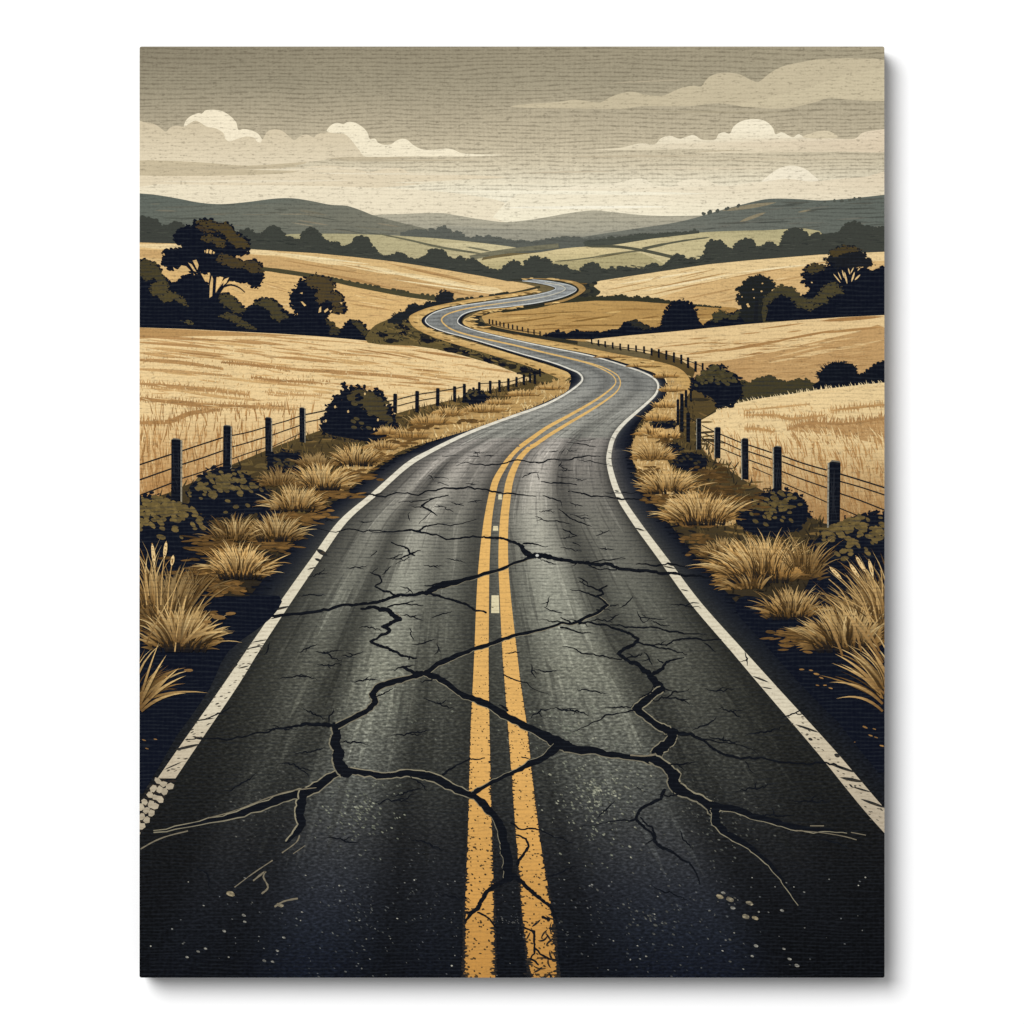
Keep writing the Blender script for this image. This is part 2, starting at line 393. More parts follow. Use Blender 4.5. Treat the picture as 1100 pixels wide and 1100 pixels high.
for a, b, w_, c in (((270, 182), (430, 180.5), 2.2, (234, 219, 186)), ((350, 172.5), (520, 172), 1.8, (196, 181, 148)), ((160, 181), (330, 179), 2.2, (196, 180, 146)), ((330, 186), (500, 188), 2, (238, 224, 192)), ((420, 196), (640, 198), 3, (240, 228, 196)), ((480, 206), (760, 208), 4, (250, 241, 212)), ((560, 186), (660, 184.5), 1.6, (206, 190, 158)), ((760, 172), (930, 170), 2.2, (212, 197, 164)), ((600, 168), (760, 167), 2, (204, 188, 155)), ((170, 195), (380, 194), 2.6, (236, 222, 190)), ((690, 120), (860, 121), 1.8, (176, 163, 132)), ((650, 90), (740, 86), 1.4, (186, 172, 141)), ((700, 181), (830, 180), 2, (226, 210, 177)), ((540, 223), (720, 222), 3, (252, 244, 218)), ((745, 163.5), (800, 162), 1.6, (206, 190, 156))):
    k = Ink(); stroke(k, a, b, w_, c, 0, bend=random.uniform(-.8, .8), n=14, wob=.25); k.build('printed_cloud_wisp', M_CLOUD, ROOT)
# ---- hills
def poly_part(name, pts, col, mat, sm=4, strokes=None, vcol=None, label=None, closed_smooth=False):
    k = Ink()
    if vcol: k.add_sliced(pts, vcol)
    else: k.add(pts, col, 0)
    if strokes: strokes(k)
    return k.build(name, mat, ROOT, label)
def top_and_base(top, base, n=4): return smooth(top, n) + smooth(base, n)[::-1]

far = top_and_base([(380, 235), (400, 231), (430, 230), (455, 229), (475, 229), (492, 231.5), (512, 235), (540, 238.5), (558, 237.5), (580, 234.5), (605, 230), (625, 227), (640, 226), (660, 228), (690, 231), (720, 232), (770, 231)], [(380, 275), (770, 275)])
poly_part('printed_far_hill', far, (184, 177, 152), M_HILL, vcol=lambda p: mix((180, 173, 148), (160, 157, 138), (p[1]-232)/40))
mid = top_and_base([(440, 248), (480, 243), (520, 245), (560, 246.5), (620, 251), (660, 247)], [(440, 275), (660, 275)])
poly_part('printed_far_hill', mid, (160, 156, 136), M_HILL)

def hill_strokes_left(k):
    for _ in range(46):
        x = random.uniform(150, 450); y = lerpv(x, [(150, 208), (220, 219), (310, 213), (400, 231), (470, 250)])[0] + random.uniform(4, 40)
        if y > 262: continue
        l = random.uniform(12, 45); up = x > 290
        c = random.choice([(82, 86, 76), (112, 112, 96), (120, 116, 98)]) if not up else random.choice([(140, 130, 106), (92, 94, 82), (122, 118, 98), (148, 138, 112)])
        stroke(k, (x, y), (x+l, y+(l*0.16 if x > 300 else random.uniform(-1, 1))), random.uniform(.8, 1.8), c)
def hill_strokes_right(k):
    for a, b, w_ in (((775, 226.5), (834, 217.5), 4.5), ((794, 238.5), (823, 228), 3.6), ((857, 228), (874, 225), 2)):
        stroke(k, a, b, w_, (146, 134, 104))
    for _ in range(50):
        x = random.uniform(640, 950); y = lerpv(x, [(640, 252), (740, 235), (830, 214), (950, 211)])[0] + random.uniform(3, 34)
        l = random.uniform(10, 45); stroke(k, (x, y), (x+l, y-random.uniform(0, 3)), random.uniform(.8, 1.7), random.choice([(80, 84, 76), (112, 112, 100), (88, 90, 80)]))
LH = top_and_base([(140, 207), (165, 209), (190, 213), (210, 217), (228, 219), (245, 219), (270, 216.5), (295, 213.3), (315, 213), (335, 216), (355, 220), (372, 221), (388, 226), (402, 231.5), (430, 239), (455, 245), (480, 251), (500, 256)],
                  [(140, 272), (320, 272), (400, 256), (500, 263)])
RH = top_and_base([(560, 266), (600, 259), (635, 253), (680, 246), (720, 240), (745, 234.5), (770, 227), (800, 219), (822, 214), (840, 213.3), (860, 214), (882, 215.3), (905, 214), (930, 211.5), (960, 208)],
                  [(560, 276), (640, 272), (740, 262), (960, 275)])
poly_part('printed_hill', LH, None, M_HILL, strokes=hill_strokes_left, vcol=lambda p: mix((98, 105, 95), (126, 124, 106), (p[0]-250)/170))
poly_part('printed_hill', RH, None, M_HILL, strokes=hill_strokes_right, vcol=lambda p: mix((116, 118, 106), (99, 106, 97), (p[0]-700)/150))

def clump(k, tops, base, col, rad=2.0, r=0, step=None):
    pts = list(tops) + list(base)[::-1]
    k.add(pts, col, r)
    for (x, y) in along(list(tops), step or rad*.75, False):
        q = rad*random.choice([.35, .5, .7, .9]); disc(k, x+random.uniform(-.4, .4)*rad, y+random.uniform(-.35, .5)*rad, q*1.25, q*.85, col, r+1, random.uniform(-.5, .5), 7, .2)
# little ridge trees
for x, y, q in ((756, 228.4, 2), (763, 226.3, 2.6), (770.5, 225, 2), (781, 222.5, 2), (793.5, 219.5, 1.9), (897, 214, 1.7), (905, 213.8, 2), (912.5, 213, 1.6), (917, 212, 1.8), (923.5, 211.3, 1.6), (886, 215, 1.2)):
    k = Ink()
    x -= 0; y += 2.0
    for _ in range(5): disc(k, x+random.uniform(-1, 1)*q*.7, y-random.uniform(-.2, .7)*q, q*.75, q*.8, (84, 88, 78), 0)
    k.build('printed_ridge_tree', M_HILL, ROOT)

# ---- far fields
k = Ink(); k.add([(140, 262), (960, 262), (960, 420), (960, 1060), (140, 1060)], [(120, 104, 66), (120, 104, 66), (104, 86, 50), NAVY, NAVY], 0); k.build('printed_ground', M_GRASS, ROOT)
def field(pts, col, strokes=None, mat=None, vcol=None, label=None):
    return poly_part('printed_field', pts, col, mat or M_LAND, strokes=strokes, vcol=vcol, label=label)
k = Ink(); clump(k, [(430, 250), (447, 247), (460, 248), (463, 245.5), (468, 247), (471, 244.5), (477, 243.5), (482, 247), (486, 250), (491, 249), (496, 250.5), (500, 255), (510, 256), (513, 253.5), (517, 254), (521, 255.5), (525, 252.5), (529, 256), (534, 254.5), (538, 256), (543, 258.5), (548, 257.5), (553, 259), (560, 258), (568, 260), (580, 259), (590, 257), (600, 255.5), (612, 255), (618, 254.5), (626, 257), (650, 256)],
            [(430, 262), (520, 268), (545, 272), (650, 270)], (94, 97, 88), 1.8)
k.build('printed_far_treeline', M_HILL, ROOT)
field(smooth([(300, 254), (345, 251), (400, 252), (440, 254), (480, 257), (530, 262.5), (558, 267), (542, 270), (520, 275), (505, 286), (400, 292), (300, 275)], 3, True), (186, 174, 128),
      vcol=lambda p: mix((172, 164, 120), (198, 184, 136), (p[0]-340)/160))
k = Ink(); k.add(smooth([(470, 262), (500, 261), (530, 263), (556, 267), (535, 271), (510, 270), (480, 266)], 3, True), (208, 194, 146), 0)
k.build('printed_field', M_LAND, ROOT)
k = Ink(); ribbon(k, smooth([(408, 251.5), (440, 258), (470, 265), (500, 270), (520, 273)], 4), [1, 1.4, 1.6, 1.8, 2, 2, 2.2, 2.3, 2.4, 2.4, 2.4, 2.4, 2.2, 2.0, 1.6, 1, .5], (108, 106, 82), 0)
stroke(k, (500, 265), (528, 270), 2.2, (120, 116, 90)); ribbon(k, smooth([(505, 277), (530, 272), (560, 268), (600, 264)], 4), 5, (122, 118, 92), 0)
k.build('printed_hedge', M_HILL, ROOT)
field(smooth([(512, 282), (540, 276), (580, 271), (605, 267), (630, 265), (650, 265.3), (678, 269), (660, 273), (630, 279), (600, 283), (585, 300), (512, 298)], 3, True), (212, 193, 138),
      vcol=lambda p: mix((218, 198, 142), (186, 172, 120), (p[1]-270)/18))
field(smooth([(588, 284), (620, 280), (650, 276), (680, 271), (700, 272.5), (725, 279), (735, 290), (640, 296), (590, 300)], 3, True), (180, 167, 117))
field(smooth([(640, 266), (660, 262.5), (700, 256.5), (740, 251), (770, 248.7), (820, 247.5), (880, 248), (880, 282), (740, 290), (690, 272)], 3, True), (188, 175, 124),
      vcol=lambda p: mix((214, 197, 144), (184, 173, 124), (p[0]-690)/70))
k = Ink()
ribbon(k, smooth([(596, 281), (630, 277.5), (660, 272.5), (690, 269)], 4), [0.6]+[1.4]*5+[1.8]*6+[2], (116, 110, 80), 0)
ribbon(k, smooth([(630, 264.5), (660, 264.8), (685, 268), (705, 272), (722, 276), (738, 279)], 4), [1]+[3]*9+[3.4]*10+[1.5], (84, 84, 66), 0)
ribbon(k, smooth([(690, 267.5), (710, 263), (735, 258.5), (762, 255)], 4), [3]*5+[2]*4+[1.6]*3+[.5], (92, 92, 72), 0)
k.build('printed_hedge', M_HILL, ROOT)
k = Ink(); clump(k, [(628, 261), (633, 258.5), (645, 258), (652, 256.5), (656, 254), (661, 256), (668, 254.5), (680, 253), (690, 251), (700, 252), (715, 250.5), (728, 249.5), (740, 249.5), (746, 246.5), (751, 249)], [(628, 264.5), (660, 263), (700, 256.5), (751, 250.5)], (74, 78, 68), 1.5)
k.build('printed_far_treeline', M_HILL, ROOT)

SAT[0] = 0.95
# ---- middle distance fields
def rows(k, specs, w, cols, n=1):
    for a, b in specs:
        for _ in range(n): stroke(k, (a[0]+random.uniform(-4, 4), a[1]+random.uniform(-.8, .8)), (b[0]+random.uniform(-4, 4), b[1]+random.uniform(-.8, .8)), w*random.uniform(.6, 1.2), random.choice(cols), bend=random.uniform(-1, 1))
def fieldJ(k):
    k.add([(300, 276), (360, 282), (420, 292), (470, 303), (520, 313), (545, 318), (480, 326), (440, 318), (380, 305), (300, 290), (150, 276), (150, 268), (230, 270)], (205, 166, 108), 1)
    ribbon(k, smooth([(150, 264), (230, 267), (300, 273), (370, 284), (430, 294), (500, 307), (540, 313)], 4), [3, 5, 6, 6]*6+[1], (236, 209, 155), 2)
    TAN = [(190, 148, 92), (200, 160, 104), (176, 136, 84)]
    for a, b, w_ in (((362, 283), (440, 296), 1.5), ((412, 282), (500, 300), 1.6), ((430, 287), (520, 306), 1.8), ((300, 279), (400, 296), 1.4), ((340, 292), (440, 313), 3), ((380, 298), (460, 317), 3), ((150, 271), (230, 274), 1.4), ((280, 282), (340, 288), 2), ((200, 282), (270, 286), 2), ((440, 305), (510, 318), 2)):
        stroke(k, a, b, w_, random.choice(TAN), 3)
    for a, b, w_ in (((395, 288), (520, 312), 2.4), ((420, 300), (540, 317), 1.6), ((300, 272), (400, 284), 2)):
        stroke(k, a, b, w_, (244, 222, 172), 3)
    k.add([(150, 290), (240, 287), (300, 293), (360, 303), (420, 316), (470, 326), (440, 350), (400, 372), (150, 372)], (222, 182, 118), 4)
    for a, b, w_ in (((283, 304), (310, 312), 1.6), ((378, 313), (438, 326), 1.7), ((374, 326), (425, 334), 2), ((300, 316), (340, 322), 1.2), ((170, 300), (230, 303), 1.2), ((360, 320), (400, 327), 1.3), ((390, 338), (420, 340), 1.2), ((285, 340), (330, 344), 1.4)):
        stroke(k, a, b, w_, random.choice(TAN), 5)
    for _ in range(40):
        x = random.uniform(160, 430); y = random.uniform(296, 345); stroke(k, (x, y), (x+random.uniform(8, 30), y+random.uniform(0, 4)), random.uniform(.5, 1), random.choice(TAN+[(238, 205, 146)]), 5)
field([(140, 258), (200, 261), (280, 267), (340, 271), (380, 275), (420, 279), (450, 284), (500, 292), (545, 301), (565, 305), (575, 308), (578, 311), (572, 314), (540, 319), (510, 323), (480, 328), (440, 352), (400, 374), (140, 374)], (222, 186, 126), strokes=fieldJ)
def fieldL(k):
    TAN = [(186, 146, 92), (196, 156, 100)]
    k.add([(700, 322), (760, 303), (830, 290), (900, 283), (950, 280), (950, 340), (790, 345)], (220, 182, 122), 1)
    for a, b, w_ in (((698, 310), (786, 292), 1.7), ((694, 317.5), (780, 299), 1.8), ((780, 299), (850, 287), 1.5), ((735, 321.5), (793, 309), 2), ((833, 302.5), (872, 295), 1.6), ((720, 300), (770, 289), 1), ((650, 312), (700, 302), 1.2), ((660, 316), (720, 304), 1), ((860, 285), (920, 278), 1.4), ((770, 325), (800, 320), 1.2)):
        stroke(k, a, b, w_, random.choice(TAN), 2)
    for a, b, w_ in (((690, 313), (790, 294), 2.2), ((790, 293), (870, 284), 1.8), ((660, 306), (760, 290), 2)):
        stroke(k, a, b, w_, (246, 224, 176), 2)
    for _ in range(40):
        x = random.uniform(650, 930); y = random.uniform(290, 326); stroke(k, (x, y), (x+random.uniform(8, 26), y-random.uniform(1, 6)), random.uniform(.5, .9), random.choice(TAN+[(240, 210, 155)]), 3)
field([(636, 303), (645, 301.5), (700, 293), (760, 284), (800, 280), (880, 273), (960, 269), (960, 345), (790, 350), (700, 330), (636, 326)], (234, 204, 148), strokes=fieldL)

# dark tree belt in the middle distance (left, centre, right)
BELT = (62, 65, 58)
k = Ink()
clump(k, [(140, 232), (150, 233), (158, 234.5), (165, 236), (171, 241), (176, 243), (182, 242.5), (186, 240), (193, 239.5), (200, 243), (230, 247), (254, 253), (258, 249.5), (264, 246.5), (270, 247.5), (276, 252), (281, 253.5), (284, 249), (288, 244.5), (294, 243), (301, 246), (306, 253), (314, 255.5), (321, 258.5), (325, 251), (330, 246.5), (334, 245.5), (338, 245.5), (343, 251), (348, 258), (354, 261.5), (361, 260), (367, 264), (374, 265), (379, 260), (382, 255), (388, 253.5), (394, 255), (397, 260), (400, 266), (404, 268), (408, 273), (416, 275.5), (422, 274), (427, 271), (433, 272.5), (438, 277), (447, 279.5), (452, 277), (458, 275.5), (461, 270), (466, 268), (472, 267.5), (477, 270.5), (480, 276), (487, 279), (494, 276.5), (500, 279.5), (508, 278.5), (514, 283), (521, 286.5), (527, 290), (536, 291), (543, 287), (547, 281.5), (552, 279.5), (557, 283), (562, 286.5), (566, 280), (571, 276), (577, 275), (582, 279), (586, 276.5), (590, 280), (594, 284.5), (600, 285.5), (606, 285), (609, 289), (616, 292), (623, 292), (627, 286), (633, 282.5), (640, 283.5), (645, 288), (652, 290), (657, 288), (661, 291), (666, 287), (673, 286.5), (678, 290), (684, 287.5), (690, 290), (695, 286), (700, 282.5), (705, 284), (710, 287), (716, 284), (721, 276.5), (727, 273.5), (734, 275.5), (738, 281.5), (743, 277.5), (748, 280.5), (753, 278.5), (757, 272), (758, 264), (764, 258.5), (772, 258.5), (777, 263), (782, 267.5), (788, 268.5), (791, 262), (797, 257.5), (805, 257), (810, 261), (813, 266), (819, 264.5), (824, 261.5), (830, 262), (837, 266), (840, 256), (844, 249), (850, 245.5), (858, 245.5), (866, 249), (869, 255.5), (874, 252.5), (878, 250), (883, 252.5), (889, 252.5), (895, 250.5), (902, 250), (905, 245), (910, 240.5), (917, 238.5), (925, 241), (929, 244), (934, 242), (938, 247), (944, 244), (960, 242)],
      [(140, 260), (200, 262), (280, 268.3), (340, 272), (380, 276), (420, 280.5), (450, 285), (480, 290), (520, 297), (545, 302), (590, 303), (618, 305), (630, 309), (640, 303), (645, 301.5), (700, 293), (760, 284), (800, 280), (880, 273.5), (960, 270)], BELT, 2.3)
for _ in range(160):
    x = random.uniform(150, 950); b = lerpv(x, [(150, 250), (300, 260), (420, 277), (520, 291), (600, 294), (640, 294), (760, 277), (850, 262), (950, 256)])[0]
    b += random.uniform(-4, 4); stroke(k, (x, b), (x+random.uniform(4, 12), b+random.uniform(-.8, 1.2)), 1.0, random.choice([(48, 52, 48), (72, 75, 66)]), 2)
k.build('printed_treeline', M_HILL, ROOT, 'dark grey tree belt with rounded crowns across the middle distance')

# centre thicket beside the far bend
k = Ink()
k.add(smooth([(545, 300), (580, 300), (612, 303), (634, 306), (642, 311), (645, 313.5), (640, 318), (620, 323), (600, 326), (575, 331), (556, 332), (580, 320), (600, 312), (575, 303)], 3, True), (50, 52, 44), 0)
for _ in range(40): disc(k, random.uniform(612, 640), random.uniform(304, 321), 3, 2, random.choice([(38, 40, 38), (66, 64, 48)]), 1)
k.build('printed_thicket', M_HILL, ROOT)

# field inside the far right bend
def fieldM(k):
    for _ in range(34):
        x = random.uniform(525, 780); y = random.uniform(329, 356)
        l = random.uniform(14, 60); stroke(k, (x, y), (x+l, y+random.uniform(-3, 1)), random.uniform(.7, 2.0), random.choice([(146, 108, 56), (160, 120, 64), (204, 164, 98), (212, 174, 106)]), 1)
    for a, b, w_ in (((520, 350), (600, 340), 1.5), ((560, 346), (600, 339), 1.3), ((612, 346), (660, 339), 2.2), ((560, 338), (640, 334), 1.2), ((590, 350), (700, 349), 1.6)):
        stroke(k, a, b, w_, (140, 104, 52), 2)
field(smooth([(518, 338), (540, 334), (560, 331), (600, 325), (640, 321.5), (680, 322.5), (720, 325.5), (760, 328.5), (800, 334), (800, 360), (700, 366), (600, 366), (545, 356), (525, 350)], 3, True), (188, 148, 84), strokes=fieldM,
      vcol=lambda p: mix((196, 156, 92), (174, 134, 74), (p[0]-640)/140))
k = Ink(); clump(k, [(540, 334), (560, 329.5), (575, 327), (583, 323), (590, 322), (598, 319), (603, 316.5), (608, 318), (615, 320), (630, 319.5), (645, 319), (660, 318.5), (668, 316.5), (674, 319), (680, 320), (684, 317.5), (690, 320.5), (696, 319), (700, 321), (706, 320.5), (716, 323), (726, 324.5), (745, 327.5), (775, 330)],
            [(540, 336), (575, 331.5), (600, 326), (640, 323), (680, 323.5), (720, 326.5), (745, 329), (775, 331)], (52, 52, 38), 1.6)
k.build('printed_hedge', M_HILL, ROOT)
k = Ink(); ribbon(k, smooth([(255, 286), (280, 288.5), (300, 291), (330, 295.5), (355, 300), (380, 305.5), (410, 311.5), (440, 317), (470, 321)], 3), [4]*6+[4.6]*8+[5]*11, (74, 70, 46), 0)
for _ in range(26):
    x = random.uniform(340, 470); y = lerpv(x, [(255, 286), (330, 295), (380, 305), (440, 316), (470, 320)])[0]
    disc(k, x, y-1.6, 2, 1.6, (66, 64, 44), 1)
k.build('printed_hedge', M_HILL, ROOT)

# ---- dark trees on the left
def trunk_part(parent, strokes_, col=NAVY):
    k = Ink()
    for pts, w0, w1 in strokes_:
        P = smooth(pts, 4); n = len(P)
        ribbon(k, P, [w0+(w1-w0)*i/(n-1) for i in range(n)], col, 0)
    k.build('trunk', M_DARK, parent)
def leaf_part(parent, shapes, name='lit_leaves', rad=2.0, sprinkle=0, pts_box=None):
    k = Ink()
    for pts, c in shapes:
        foliage(k, pts, rad*1.05, c, 0)
        for (x, y) in along(pts, rad*2.6):            # leaf-shaped nicks of shade biting into the lit patch
            if random.random() < .6: disc(k, x+random.uniform(-1, 1)*rad*1.6, y+random.uniform(-1, 1)*rad*1.2, rad*random.uniform(.4, .8), rad*random.uniform(.25, .5), NAVY, 2, random.uniform(-.5, .5), 6)
    k.build(name, M_DARK, parent)
# mass of bushes under the trees
k = Ink()
clump(k, [(140, 280), (150, 279), (157, 278.5), (163, 282), (169, 284), (172, 289), (174, 296), (180, 299), (183, 306), (188, 304), (194, 300), (198, 296), (206, 295), (214, 297), (222, 305), (228, 316), (236, 317), (243, 315), (249, 317.5), (254, 322), (258, 328), (264, 332), (270, 329), (274, 324), (280, 321), (287, 320), (293, 321.5), (299, 325), (303, 332), (308, 336), (314, 338), (330, 345), (350, 346), (357, 350), (361, 355), (368, 353), (372, 347), (379, 344), (386, 345), (391, 349), (396, 356), (401, 361), (410, 362), (418, 365), (428, 368), (440, 370)],
      [(140, 351.5), (200, 353.5), (250, 356), (290, 358), (340, 361), (400, 366.5), (440, 371.5)], NAVY, 2.3)
MASS = k.build('printed_bush_row', M_DARK, ROOT)
leaf_part(MASS, [([(150, 281), (157, 280), (164, 284), (170, 287), (173, 295), (177, 300), (180, 304), (172, 303), (166, 298), (158, 300), (150, 296)], (72, 64, 38)),
                 ([(163, 306), (172, 303), (182, 307), (178, 313), (188, 315), (196, 320), (201, 329), (196, 326), (188, 321), (176, 325), (172, 317), (163, 316)], (80, 70, 40)),
                 ([(236, 318), (243, 316.5), (249, 319), (254, 324), (259, 331), (264, 333), (258, 336), (249, 333), (241, 328)], (72, 64, 38)),
                 ([(235, 340), (244, 337), (252, 339), (258, 344), (266, 348), (276, 354), (266, 352), (256, 348), (247, 343)], (72, 64, 38)),
                 ([(275, 326), (283, 321.5), (292, 322.5), (298, 328), (302, 336), (308, 340), (300, 345), (292, 340), (289, 332), (281, 328)], (74, 66, 40)),
                 ([(197, 345), (206, 345), (207, 348), (200, 347)], (84, 76, 44)),
                 ([(352, 346), (358, 352), (364, 357), (355, 357), (349, 352)], (60, 54, 36)),
                 ([(379, 345), (387, 347), (392, 353), (397, 360), (389, 358), (384, 352)], (70, 62, 38))], rad=1.7)
def gaps(k, parent):
    for grp in list(k.p[0].values()):
        q = Ink(); q.p = {0: {0: grp}}; q.build('sky_gap', M_LAND, parent)
def tree_big():
    k = Ink()
    foliage(k, [(187, 258), (188, 251), (193, 246.5), (200, 244), (206, 243), (210, 239.5), (216, 236.5), (226, 236.5), (233, 240), (240, 239.5), (246, 243), (250, 249), (256, 252), (263, 256), (267, 262), (265, 268), (266, 272), (260, 275), (255, 273), (252, 277), (258, 280), (265, 281), (273, 279), (280, 283), (280, 290), (283, 299), (279, 306), (272, 308), (266, 303), (256, 303), (246, 299), (238, 298), (232, 297), (225, 293), (215, 292), (208, 292), (201, 288), (192, 287), (184, 290), (178, 286), (175, 281), (178, 276), (176, 271), (182, 268), (190, 268), (197, 265), (192, 261)], 2.3, NAVY)
    t = k.build('printed_tree', M_DARK, ROOT, 'large spreading tree in three tiers of foliage at the left')
    trunk_part(t, [([(226, 345), (227, 325), (228, 305), (231, 285)], 11, 6), ([(228, 328), (236, 312), (246, 300), (256, 295)], 5, 2.5), ([(227, 320), (219, 305), (212, 290)], 7, 3), ([(240, 308), (248, 306), (257, 309), (263, 314)], 2.2, 1), ([(212, 296), (205, 290), (197, 285)], 2.2, 1)])
    leaf_part(t, [([(214, 239), (225, 237), (233, 240.5), (241, 240), (248, 246), (254, 252), (264, 258), (266, 265), (256, 266), (248, 261), (242, 252), (233, 247), (224, 245)], BROWN),
                  ([(217, 256), (224, 253), (233, 255), (241, 260), (241, 264), (236, 266), (229, 260), (221, 259)], BROWN),
                  ([(233, 277), (240, 273.5), (248, 276), (256, 280), (265, 282), (273, 280), (279, 284), (281, 291), (272, 293), (262, 288), (252, 287), (244, 284), (237, 281)], (74, 61, 35)),
                  ([(213, 244), (222, 246), (230, 249), (222, 249)], (70, 56, 34))], rad=1.9)
    k = Ink(); G = (226, 188, 124)
    for q in ([(222, 268), (224, 268), (223.5, 272), (221.5, 272)], [(225.5, 268), (228, 269), (227, 273), (224.5, 272)], [(229, 270), (231, 271), (230, 273), (228.5, 272.5)], [(219.5, 269), (220.8, 269), (220.3, 272)],
              [(207, 280), (211, 279), (213.5, 285), (212, 290), (209, 284)], [(202, 282), (206, 284), (211, 292), (208, 291)], [(195, 285), (200, 286), (205, 291), (196, 292), (190, 291)], [(186, 287), (190, 290), (187, 290)],
              [(227.5, 296), (229, 300), (228, 318), (225, 320), (225.5, 306)], [(236, 297), (240, 298), (237, 306), (231.5, 314), (233, 302)], [(241, 300), (246, 298), (243, 304), (239.5, 307)], [(246, 304), (252, 302), (256, 306), (250, 305.5)], [(223, 293), (225.5, 293), (224.5, 298)],
              [(249, 309), (254, 309), (258, 312), (262, 315), (252, 312)], [(262, 306), (266, 307), (265, 309), (262, 309)]):
        k.add(q, jit(G, .06), 0)
    gaps(k, t)
tree_big()
def tree_oak():
    k = Ink()
    foliage(k, [(312, 322), (313, 315), (318, 311), (320, 306), (323, 302), (329, 300), (333, 297), (342, 296), (351, 297.5), (357, 302), (359, 308), (357, 313), (364, 314), (369, 319), (367, 324), (371, 330), (369, 335), (364, 337), (357, 335), (352, 339), (350, 345), (356, 352), (352, 359), (318, 359), (313, 350), (312, 342), (320, 338), (319, 331), (313, 327)], 2.2, NAVY, ymax=350)
    t = k.build('printed_tree', M_DARK, ROOT, 'round oak-like tree to the right of the largest tree')
    trunk_part(t, [([(334, 358), (335, 345), (337, 332)], 7, 4)])
    leaf_part(t, [([(330, 300), (340, 297), (350, 298.5), (356, 303), (358, 309), (354, 316), (362, 315), (367, 320), (366, 326), (360, 327), (352, 322), (344, 324), (340, 318), (344, 312), (336, 308), (330, 305)], (80, 66, 38)), ([(358, 330), (368, 331), (366, 335), (358, 333)], (80, 66, 38)), ([(350, 343), (355, 346), (362, 352), (354, 350)], (66, 58, 36))], rad=1.8)
    k = Ink()
    for q in ([(343, 331), (345, 329), (345, 335), (342, 336)], [(348, 334), (352, 331), (353, 333), (349, 336)], [(323, 324), (325, 324), (329, 328), (327, 329)], [(322, 315), (325, 314), (325, 316)], [(354, 334), (357, 333), (355, 336)], [(365, 325), (368, 324.5), (367, 327)]): k.add(q, (226, 188, 124), 0)
    gaps(k, t)
tree_oak()

# ---- far right dark trees
k = Ink()
clump(k, [(585, 361), (592, 358.5), (600, 356), (604, 357.5), (608, 359), (613, 356.5), (620, 355), (627, 357), (640, 357), (650, 357), (658, 354.5), (664, 354.5), (668, 352), (671, 347.5), (676, 345.5), (682, 344), (688, 347), (694, 350), (700, 353), (706, 353), (716, 350), (730, 350), (755, 352), (763, 345), (770, 342), (780, 340), (793, 334), (800, 335), (818, 335), (822, 322), (830, 316), (846, 316), (858, 322), (870, 312), (880, 300), (900, 300), (920, 300), (928, 294), (935, 291), (941, 290), (946, 287), (960, 286)],
      [(585, 364), (640, 364.5), (680, 360), (720, 356.5), (760, 352.5), (800, 348.5), (850, 344.5), (900, 341), (960, 338)], NAVY, 2.1)
RM = k.build('printed_bush_row', M_DARK, ROOT)
leaf_part(RM, [([(765, 343), (768, 337), (774, 334), (781, 337), (786, 340), (792, 335), (796, 339), (790, 342), (778, 341), (770, 345)], (66, 62, 40)), ([(676, 346), (684, 345), (692, 350), (698, 353), (690, 353), (682, 350)], (46, 44, 36))], rad=1.5)
def radial_tree():
    k = Ink()
    foliage(k, [(706, 358), (710, 351), (712, 345), (713, 339), (717, 334), (719, 329), (724, 326), (729, 323.5), (734, 323), (739, 325.5), (743, 329), (747, 334), (749, 340), (751, 346), (755, 352), (762, 355)], 1.7, NAVY, ymax=352)
    for _ in range(16):
        a = random.uniform(.1, pi-.1); x, y = 732+cos(a)*19.5, 345-sin(a)*22
        disc(k, x, y, 2.4, 1.1, NAVY, 1, -a, 7)
    k.build('printed_tree', M_DARK, ROOT, 'small dark tree with a spiky round crown right of the bend')
radial_tree()
def tree_mid_right():
    k = Ink(); D = (30, 32, 30)
    foliage(k, [(795, 340), (797, 330), (792, 322), (795, 316), (793, 311), (800, 308), (799, 303), (804, 299), (809, 297), (814, 295.5), (821, 298), (826, 298.5), (829, 303), (833, 305), (831, 310), (828, 313), (827, 320), (824, 330), (822, 345), (800, 346)], 2.0, D, ymax=338)
    t = k.build('printed_tree', M_DARK, ROOT, 'upright tree with small gaps in its crown, between the spiky tree and the far right tree')
    trunk_part(t, [([(812, 347), (812, 335), (813, 322)], 5, 3)], (24, 26, 30))
    k = Ink()
    for x, y, q in ((819, 304.5, 1), (809, 311, 1), (818, 313, 1.1), (803, 327, 1.4), (804, 329, 1.5), (810, 320, .8), (830, 312, 1.2), (797, 319, .8)): disc(k, x, y, q, q*.8, (220, 182, 120), 0)
    gaps(k, t)
    k = Ink()
    foliage(k, [(818, 335), (820, 326), (824, 318), (831, 311), (840, 307.5), (849, 308.5), (855, 313), (859, 319), (866, 322), (872, 322), (878, 330), (868, 334), (860, 330), (850, 345), (820, 348)], 1.9, (70, 64, 40), ymax=330)
    foliage(k, [(822, 345), (826, 328), (832, 321), (840, 318), (848, 321), (855, 330), (862, 336), (872, 330), (880, 345)], 1.9, NAVY, 2, ymax=336)
    k.build('printed_bush', M_DARK, ROOT, 'domed bush with an olive rim right of the upright tree')
tree_mid_right()
